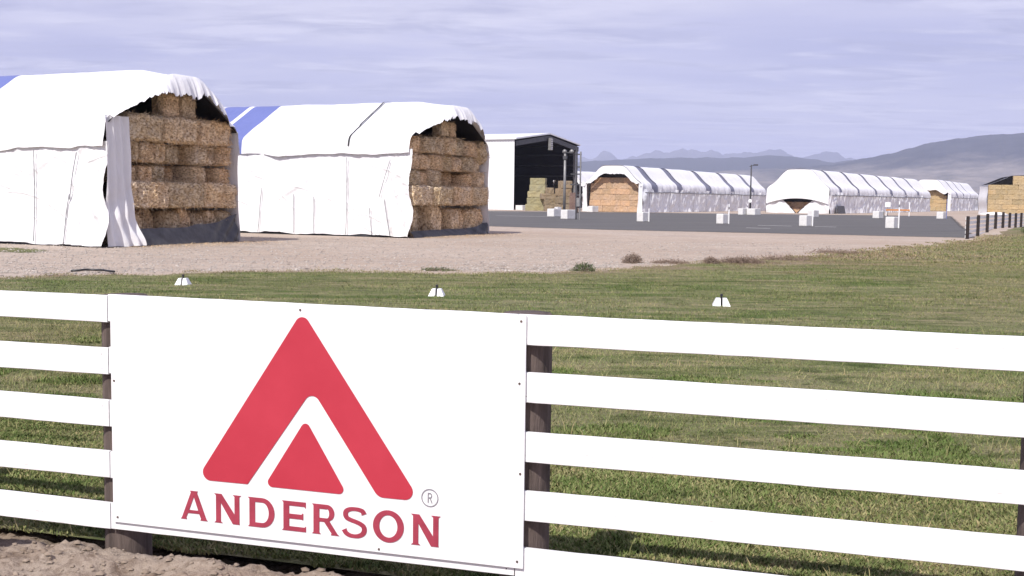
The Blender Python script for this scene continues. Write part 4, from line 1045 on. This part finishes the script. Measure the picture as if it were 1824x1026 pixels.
s1 = far_shelter((10.55, 166.4, 0), VA, 9.3, 62, 3.95, 6.7, 'long white tarped shelter with straw filled arched front, left of the far pair', [(3.2, 5.4), (13.6, 15.8), (27.4, 29.5), (40.4, 42.3), (52.4, 54.2)], 'open', 401)
VA2 = math.atan2(-.52, .854)
s2 = far_shelter((41.4, 183.0, 0), VA2, 10.1, 77, 3.95, 6.95, 'long white tarped shelter with curtained front parted in a V, in the middle', [(5.2, 6.6), (16.5, 18.0), (28.5, 29.9), (40.5, 42.1), (52.5, 54.0), (64, 65.6)], 'closed', 433)
s3 = far_shelter((93.0, 266.9, 0), math.atan2(-.48, .877), 10.0, 55, 4.2, 7.3, 'white tarped shelter at right end of the row, partly behind the curtained one', [(9.5, 11.0), (22, 23.5), (35, 36.5)], 'open', 467, band_h=2.5)
s0 = far_shelter((6.2, 222.0, 0), VA, 9.3, 60, 4.0, 7.2, 'white tarped shelter mostly hidden behind the barn front', [(12, 13.5), (26, 27.5), (40, 41.5)], 'open', 489)
def far_tiers(loc, ang, rows, where, group, seed, yfront=.55, bm='far'):
    fr = Matrix.Translation(Vector(loc)) @ Matrix.Rotation(ang, 4, 'Z'); r_ = random.Random(seed)
    z = .02
    for ti, (h, x0, x1, n) in enumerate(rows):
        xs_ = [x0]; ws = [r_.choice((1.0, .8, .5, 1.3, 1.15)) for _ in range(n)]; tot = sum(ws)
        for w in ws: xs_.append(xs_[-1] + (x1 - x0) * w / tot)
        for k in range(n):
            w = xs_[k + 1] - xs_[k]
            mm, (wy, dx, bh) = BMF[bm][r_.randrange(3)]
            o = link('hay_bale', mm)
            o.matrix_world = fr @ Matrix.Translation((xs_[k] + w / 2, yfront + dx / 2 - r_.uniform(-.04, .05), z)) @ Matrix.Rotation(-math.pi / 2, 4, 'Z') @ Matrix.Diagonal((1, w * .995 / wy, h * 1.0 / bh, 1))
            nm = (ORD[ti] + ' tier from the ground'); pos = ORD[k] + ' from left'
            tag(o, f'straw bale {pos}, {ORD[ti]} tier up, {where}', 'hay bale', group)
        z += h
far_tiers((10.55, 166.4, 0), VA, [(.86, .55, 8.75, 4), (.84, .55, 8.75, 5), (.84, .6, 8.7, 4), (.82, .65, 8.65, 5), (.84, .7, 8.6, 4), (.80, 1.3, 8.0, 3)], 'the arched straw filled shelter', 'bales filling the arched front', 11)
far_tiers((41.4, 183.0, 0), VA2, [(.9, 2.6, 7.5, 2), (.9, 2.4, 7.7, 3)], 'the V shaped curtain gap', 'bales behind the parted curtain', 13)
far_tiers((93.0, 266.9, 0), math.atan2(-.48, .877), [(.9, 1.0, 9.0, 4), (.9, 1.0, 9.0, 4), (.9, 1.0, 9.0, 4), (.9, 1.0, 9.0, 4), (.85, 1.6, 8.4, 3), (.8, 2.6, 7.4, 2)], 'the far right shelter front', 'bales in the far right shelter front', 17, bm='tan')
# open stack at the right edge
RS = (84.9, 201.5, 0); RA = math.atan2(-.30, .954)
far_tiers(RS, RA, [(.90, 0, 14, 6), (.88, 0, 14, 6), (.88, 0, 14, 6), (.88, 0, 14, 6), (.86, 0, 14, 6), (.86, 0, 14, 6), (.80, 4.0, 14, 4), (.80, 4.0, 14, 4)], 'the open stack at the right edge', 'bales of the open stack at right', 19, yfront=0, bm='tan')
rs = empty('stack_cover', RS, RA); tag(rs, 'black sheet sloping over the open straw stack at the right edge', 'tarp')
def slope(u, v):
    y = .9 + 16 * v; x = .2 + 13.6 * u; z = np.interp(x, [.2, 3.9, 7.5, 10, 13.8], [5.35, 6.95, 7.05, 6.9, 5.4])
    return x, y, z + .05 * fbm(x, y * .4, seed=5)
v_, f_ = grid(40, 20, slope); link('sheet', mesh('sheet', v_, f_, True), M['matte_black'], rs)
mb = MB(); mb.add([(.2, .92, 5.0), (13.8, .92, 5.0), (13.8, .92, 5.4), (10, .92, 6.85), (7.5, .92, 7.0), (3.9, .92, 6.9), (.2, .92, 5.32)], [(0, 1, 2, 3, 4, 5, 6)]); mb.build('gable_sheet', M['matte_black'], rs)
def ltarp(u, v): return -.15 - 1.0 * u + .1 * np.sin(v * 9), 0.2 + 4 * u + .1 * np.sin(v * 7 + 1), .02 + (4.9 + .1 * u) * v
v_, f_ = grid(10, 30, ltarp); link('side_sheet', mesh('side_sheet', v_, f_, True), M['tarp'], rs)
def lump(u, v):
    a_ = u * 2 * math.pi; r_ = v
    return .4 + 2.6 * r_ * np.cos(a_) + .6, -1.0 + .55 * r_ * np.sin(a_), .40 * (1 - r_ ** 2) * (1 + .5 * fbm(np.cos(a_) * 2, r_ * 3, np.sin(a_) * 2, 7)) + .0
v_, f_ = grid(28, 10, lump); link('fallen_tarp', mesh('fallen_tarp', v_, f_, True), M['tarp'], rs)
# small clutter beside the curtained shelter
def barrier():
    e = empty('orange_barrier', (54.5, 159.5, 0), -.25); tag(e, 'low orange bar on two thin white stakes before the grey shelter side', 'barrier')
    mb = MB(); mb.box(-1.6, 1.6, -.06, .06, .75, .98); mb.build('bar', M['orange'], e)
    for x in (-1.55, 1.55):
        mb = MB(); mb.box(x - .06, x + .06, .07, .15, 0, 1.0 if x < 0 else 2.0); mb.build('stake', M['whitep'], e)
barrier()
e = empty('small_sign', (53.4, 160.5, 0), -.25); tag(e, 'small blank white square sign above the orange bar', 'sign')
mb = MB(); mb.box(-.38, .38, -.02, .02, 1.25, 1.95, .01); mb.build('plate', M['whitep'], e)
mb = MB(); mb.box(-.04, .04, .03, .10, 0, 1.9); mb.build('stake', M['steel'], e)
e = empty('sheet_panel', (50.95, 179.2, 0), VA2 + math.pi / 2); tag(e, 'dark grey panel leaning on the side of the curtained shelter', 'panel')
mb = MB(); mb.add([(0, -.9, .0), (4.2, -.9, .0), (4.2, -.62, 1.25), (0, -.62, 1.25), (0, -.84, 0), (4.2, -.84, 0), (4.2, -.56, 1.25), (0, -.56, 1.25)], [(0, 1, 2, 3), (7, 6, 5, 4), (3, 2, 6, 7), (0, 3, 7, 4), (1, 5, 6, 2)]); mb.build('board', M['steeldark'], e)

# ------------------------------------------------------------------ fence beside the lot
VF = np.array([.486, .874])
ff = empty('paddock_fence', (25.2, 62.3, 0), math.atan2(VF[1], VF[0])); tag(ff, 'dark post fence with white rails receding beside the asphalt lot', 'fence')
for k in range(13):
    x = 4.62 * k; gx = 25.2 + VF[0] * x; gy = 62.3 + VF[1] * x; z = float(gz(gx, gy))
    mb = MB(); mb.tube([(0, 0, -.3), (0, 0, 1.24), (0, 0, 1.27)], [.095, .09, .07], 10); mb.build('post', M['postdark'], ff, False, loc=(x, 0, z * .5))
    if k < 12:
        for q in range(5):
            mb = MB(); z1 = 1.21 - .25 * q; mb.box(x + .01, x + 4.6, .10, .125, z1 - .155, z1); mb.build('rail', M['board'], ff)

# ------------------------------------------------------------------ field markers
def marker(x, y, label, w):
    z = float(gz(x, y)); e = empty('field_marker', (x, y, z), random.uniform(-.2, .2)); tag(e, label, 'ground marker', 'white markers on the grass')
    for sd in (-1, 1):
        mb = MB(); a0, a1 = (.02, w / 2) if sd > 0 else (-w / 2, -.02); t0, t1 = (.02, w / 2 - .07) if sd > 0 else (-w / 2 + .07, -.02)
        mb.add([(a0, -.16, 0), (a1, -.16, 0), (a1, .16, 0), (a0, .16, 0), (t0, -.09, .15), (t1, -.09, .15), (t1, .09, .15), (t0, .09, .15)], [(0, 1, 5, 4), (1, 2, 6, 5), (2, 3, 7, 6), (3, 0, 4, 7), (4, 5, 6, 7)])
        mb.build('half_shell', M['whitep'], e)
    mb = MB(); mb.tube([(0, 0, 0), (0, 0, .19)], .018, 8); mb.tube([(0, 0, .19), (0, 0, .23)], [.03, .022], 8); mb.build('nozzle', M['black'], e)
marker(-7.14, 24.3, 'low white ground marker on the grass below the left tarped stack', .30)
marker(-1.51, 22.5, 'low white ground marker on the grass above the sign board', .32)
marker(3.99, 21.3, 'low white ground marker with dark centre on the grass right of the sign', .34)

# hose lying at the gravel edge
mb = MB(); hp = [(-10.75, 27.3), (-10.5, 27.55), (-10.1, 27.62), (-9.85, 27.4), (-9.6, 27.0)]
mb.tube([(x, y, float(gz(x, y)) + .06 + .02 * k % .03) for k, (x, y) in enumerate(hp)], .03, 6)
tag(mb.build('black_hose', M['black'], smooth=True), 'short black hose lying at the gravel edge left', 'hose')

# ------------------------------------------------------------------ bushes and weeds
def bush(name, x, y, rx, rz, n, mat, label, cat, seed, blade=.02, group=None):
    r_ = np.random.default_rng(seed); z0 = float(gz(x, y))
    e = empty(name, (x, y, z0)); tag(e, label, cat, group)
    d = r_.normal(0, 1, (n, 3)); d[:, 2] = np.abs(d[:, 2]) * 1.0; d /= np.linalg.norm(d, axis=1, keepdims=True)
    rr = r_.uniform(.35, 1.0, n) ** .6 * r_.uniform(.85, 1.15, n)
    c_ = d * rr[:, None] * np.array([rx, rx * .8, rz])
    t = d * .45 + r_.normal(0, .6, (n, 3)); t /= np.linalg.norm(t, axis=1, keepdims=True)
    L = r_.uniform(.06, .18, n)[:, None] * (rx / .4); s = np.cross(t, r_.normal(0, 1, (n, 3))); s /= np.linalg.norm(s, axis=1, keepdims=True)
    W_ = r_.uniform(.4, 1, n)[:, None] * blade
    c_[:, 2] = np.maximum(c_[:, 2], .02)
    v = np.concatenate([c_ - t * L / 2 - s * W_ / 2, c_ - t * L / 2 + s * W_ / 2, c_ + t * L / 2]); f = np.stack([np.arange(n), np.arange(n) + n, np.arange(n) + 2 * n], -1)
    link('foliage', mesh('foliage', v, f), M[mat], e)
    mb = MB()
    for k in range(14):
        q = d[k] * np.array([rx, rx, rz]) * .8; mb.tube([(0, 0, -.02), tuple(q * .5 + np.array([0, 0, .03])), tuple(q)], [.012, .008, .004], 4)
    mb.build('stem', M['twig'], e)
bush('dry_bush', 3.72, 34.7, .34, .30, 1000, 'twig', 'round brown dry bush at the gravel edge, taller of two', 'bush', 1)
bush('dry_bush', 6.2, 35.0, .28, .22, 1000, 'twig', 'small brown dry bush lying low at right of the round one', 'bush', 2)
bush('dry_weed', 7.3, 35.6, .75, .17, 1300, 'twig', 'low brown weeds straggling right of the small dry bush', 'weeds', 3)
bush('green_weed', 1.95, 30.6, .36, .26, 480, 'weed', 'green tufted weed at the stony gravel edge', 'weeds', 4, .025)
bush('green_weed', -2.0, 30.2, .5, .06, 360, 'weed', 'flat green weed spread along the gravel edge above the sign', 'weeds', 5, .018)
for k, (x, y, rx, rz, mt, lb) in enumerate([(4.9, 34.9, .7, .10, 'twig', 'thin brown weeds spread just right of the round dry bush'), (9.2, 37.6, 1.1, .14, 'twig', 'long low brown weeds farther along the gravel edge'), (12.5, 43.2, 1.2, .13, 'twig', 'faint brown weeds near the middle of the diagonal gravel edge')]):
    bush('edge_weeds', x, y, rx, rz, 420, mt, lb, 'weeds', 40 + k, .018, 'weeds along the gravel edge')
for k, (x, y, rx, rz) in enumerate([(32.5, 68.0, 1.6, .45), (35.2, 69.5, 1.9, .6), (38.3, 72.0, 2.2, .6)]):
    bush('grass_clump', x, y, rx, rz, 2600, 'weed', f'dark green tall grass clump, {ORD[k]} from left under the dark post fence', 'grass clump', 20 + k, .05, 'tall grass clumps under the dark post fence')

# stones along the gravel edge (uncountable)
def stones(name, n, xy, smin, smax, mat, seed, label, zfn=gz, lift=.0):
    r_ = np.random.default_rng(seed); P = xy(r_, n); n = len(P)
    oc = np.array([(1, 0, 0), (-1, 0, 0), (0, 1, 0), (0, -1, 0), (0, 0, 1), (0, 0, -1), (.6, .6, .55), (-.6, .6, .5), (.6, -.6, .5), (-.6, -.6, .6)], float)
    F6 = np.array([(4, 0, 6), (4, 6, 2), (0, 2, 6), (4, 2, 7), (4, 7, 1), (2, 1, 7), (4, 1, 9), (4, 9, 3), (1, 3, 9), (4, 3, 8), (4, 8, 0), (3, 0, 8)])[:, :]
    sz = smin * (smax / smin) ** (r_.random(n) ** 2.2)
    v = oc[None] * (sz[:, None, None] * r_.uniform(.6, 1.1, (n, 10, 1))) * np.array([1, 1, .65]) * r_.uniform(.7, 1.25, (n, 1, 3))
    th = r_.random(n) * 6.283; c_, s_ = np.cos(th)[:, None], np.sin(th)[:, None]
    v = np.stack([v[..., 0] * c_ - v[..., 1] * s_, v[..., 0] * s_ + v[..., 1] * c_, v[..., 2]], -1)
    z = zfn(P[:, 0], P[:, 1]) + lift
    v += np.stack([P[:, 0], P[:, 1], z + sz * .15], -1)[:, None, :]
    f = (F6[None] + (np.arange(n) * 10)[:, None, None]).reshape(-1, 3)
    return tag(link(name, mesh(name, v.reshape(-1, 3), f), mat), label, None, None, 'stuff')
def edge_stones(r_, n):
    x = r_.uniform(-14, 9, n); y = edge_y(x) + np.abs(r_.normal(0, 1.3, n)) - .25
    keep = r_.random(n) < np.where((x > -1.5) & (x < 3.2), .8, .10)
    return np.stack([x, y], -1)[keep]
stones('gravel_stones', 5200, edge_stones, .018, .07, M['stone'], 61, 'pale stones strewn along the gravel edge')
def yard_stones(r_, n):
    y = 27 + 26 * r_.random(n) ** 1.5; x = r_.uniform(-.48, .3, n) * y; k = y > edge_y(x) + .3
    return np.stack([x, y], -1)[k]
stones('yard_gravel', 30000, yard_stones, .012, .055, M['stone'], 63, 'fine gravel scattered over the yard')
def vz(x, y):
    s, b_ = fence_uv(x, y); u = (s + 4.5) / 13.5; v = (b_ + 3.2) / 3.90
    return verge(u, v)[2]
def clods(r_, n):
    s = r_.uniform(-1.5, 4.5, n); b_ = r_.uniform(-1.6, .03, n)
    return np.stack([P0[0] + s * T[0] + b_ * NB[0], P0[1] + s * T[1] + b_ * NB[1]], -1)
stones('dirt_clods', 5200, clods, .004, .034, M['clod'], 67, 'dirt clods and pebbles on the roadside bank', vz)

def litter(n, seed):
    r_ = np.random.default_rng(seed); out = []
    for fr, W in ((fr1, 7.3), (fr2, 8.4)):
        m_ = n // 2; lx = .25 + np.abs(r_.normal(0, 1.1, m_)); ly = r_.uniform(.5, W + .8, m_)
        P = np.array([(fr @ Vector((a_, b_, 0)))[:2] for a_, b_ in zip(lx, ly)]); out.append(P)
    P = np.concatenate(out); n = len(P); th = r_.random(n) * 6.283; L = r_.uniform(.05, .22, n); z = gz(P[:, 0], P[:, 1]) + r_.uniform(.006, .03, n)
    d = np.stack([np.cos(th) * L, np.sin(th) * L, r_.normal(0, .02, n)], -1); q = np.stack([-np.sin(th), np.cos(th), np.zeros(n)], -1) * .014
    p = np.stack([P[:, 0], P[:, 1], z], -1); v = np.concatenate([p - q, p + q, p + d])
    tag(link('straw_litter', mesh('straw_litter', v, np.stack([np.arange(n), np.arange(n) + n, np.arange(n) + 2 * n], -1)), M['hay']), 'loose straw fallen on the gravel before the tarped stacks', None, None, 'stuff')
litter(3600, 92)

# ------------------------------------------------------------------ grass blades
def blades(n, sr, br, h, w, seed, two=True, patch=None):
    r_ = np.random.default_rng(seed)
    s = r_.uniform(*sr, n); t = r_.random(n)
    b_ = br[0] + (br[1] - br[0]) * t
    x = P0[0] + s * T[0] + b_ * NB[0]; y = P0[1] + s * T[1] + b_ * NB[1]
    dens = .85 + .5 * fbm(x * .9, y * .9, seed=71, o=4)
    sp = .9 * np.clip(edge_y(x) / 30, .3, 1.3) * np.maximum(0, fbm(x * 1.3, y * 1.3, seed=77, o=4)) * 2.2
    s_, bb = fence_uv(x, y)
    k = (bb > .50 + .22 * fbm(s_ * 1.7, 3.0, seed=78, o=4)) & (y < edge_n(x) + sp) & (r_.random(n) < dens) & (True if patch is None else fbm(x * patch, y * patch, seed=79, o=3) > .12) & (np.abs(x) < .53 * y + .9)
    x, y = x[k], y[k]; n = len(x)
    z = gz(x, y) + .004
    th = r_.random(n) * 6.283; hh = r_.uniform(*h, n) * (1 + .7 * fbm(x * .7, y * .7, seed=73, o=3)); ww = r_.uniform(*w, n)
    lean = r_.uniform(.1, 1.3, n) * hh; la = r_.random(n) * 6.283
    p = np.stack([x, y, z], -1); sd = np.stack([np.cos(th), np.sin(th), np.zeros(n)], -1) * ww[:, None] / 2
    ld = np.stack([np.cos(la) * lean, np.sin(la) * lean, np.zeros(n)], -1); upv = np.zeros((n, 3)); upv[:, 2] = hh
    if two:
        mid = p + upv * .6 + ld * .35
        v = np.stack([p - sd * .6, p + sd * .6, mid + sd, mid - sd, p + upv + ld], 1).reshape(-1, 3)
        b0 = np.arange(n) * 5; f = np.concatenate([np.stack([b0, b0 + 1, b0 + 2], -1), np.stack([b0, b0 + 2, b0 + 3], -1), np.stack([b0 + 3, b0 + 2, b0 + 4], -1)]); m_ = 5
    else:
        v = np.stack([p - sd, p + sd, p + upv + ld], 1).reshape(-1, 3); b0 = np.arange(n) * 3; f = np.stack([b0, b0 + 1, b0 + 2], -1); m_ = 3
    return v, f, np.repeat(r_.random(n), m_), np.repeat(dryness(x, y), m_)
parts = [blades(330000, (-4, 7.5), (.14, 4.2), (.012, .035), (.005, .014), 81), blades(290000, (-10, 9), (4.2, 12), (.012, .035), (.006, .014), 82, False), blades(360000, (-24, 14), (12, 36), (.015, .045), (.010, .022), 83, False)]
bl = blades(260000, (-6, 8), (.4, 8.0), (.016, .045), (.012, .028), 84, False, 1.1); parts.append((bl[0], bl[1], bl[2] * .3, bl[3] * 0))
far_ = blades(130000, (-6, 30), (34, 68), (.03, .07), (.025, .055), 86, False); parts.append(far_)
tl = blades(9000, (-10, 9), (.14, 14), (.06, .13), (.004, .009), 85); parts.append((tl[0], tl[1], .7 + .3 * tl[2], tl[3]))
V_ = []; F_ = []; A_ = []; D_ = []; b0 = 0
for v, f, a_, d_ in parts: V_.append(v); F_.append(f + b0); A_.append(a_); D_.append(d_); b0 += len(v)
gmesh = mesh('grass', np.concatenate(V_), np.concatenate(F_))
at = gmesh.attributes.new('tint', 'FLOAT', 'POINT'); at.data.foreach_set('value', np.concatenate(A_).astype(np.float32))
gmesh.attributes.new('dry', 'FLOAT', 'POINT').data.foreach_set('value', np.concatenate(D_).astype(np.float32))
tag(link('grass', gmesh, M['blade']), 'short green and tan grass behind the fence', 'grass', None, 'stuff')

# ------------------------------------------------------------------ haze
mb = MB(); mb.box(-36000, 36000, -4000, 40000, -8, 800)
hz = mb.build('haze', None); tag(hz, kind='stuff')
hm = bpy.data.materials.new('haze_air'); hm.use_nodes = True; nt = hm.node_tree; nt.nodes.clear()
ho = nt.nodes.new('ShaderNodeOutputMaterial'); pv = nt.nodes.new('ShaderNodeVolumePrincipled')
pv.inputs['Color'].default_value = (0.69, 0.75, 1.0, 1); pv.inputs['Density'].default_value = 9.0e-5; pv.inputs['Anisotropy'].default_value = 0.0
nt.links.new(pv.outputs[0], ho.inputs['Volume']); hz.data.materials.append(hm)
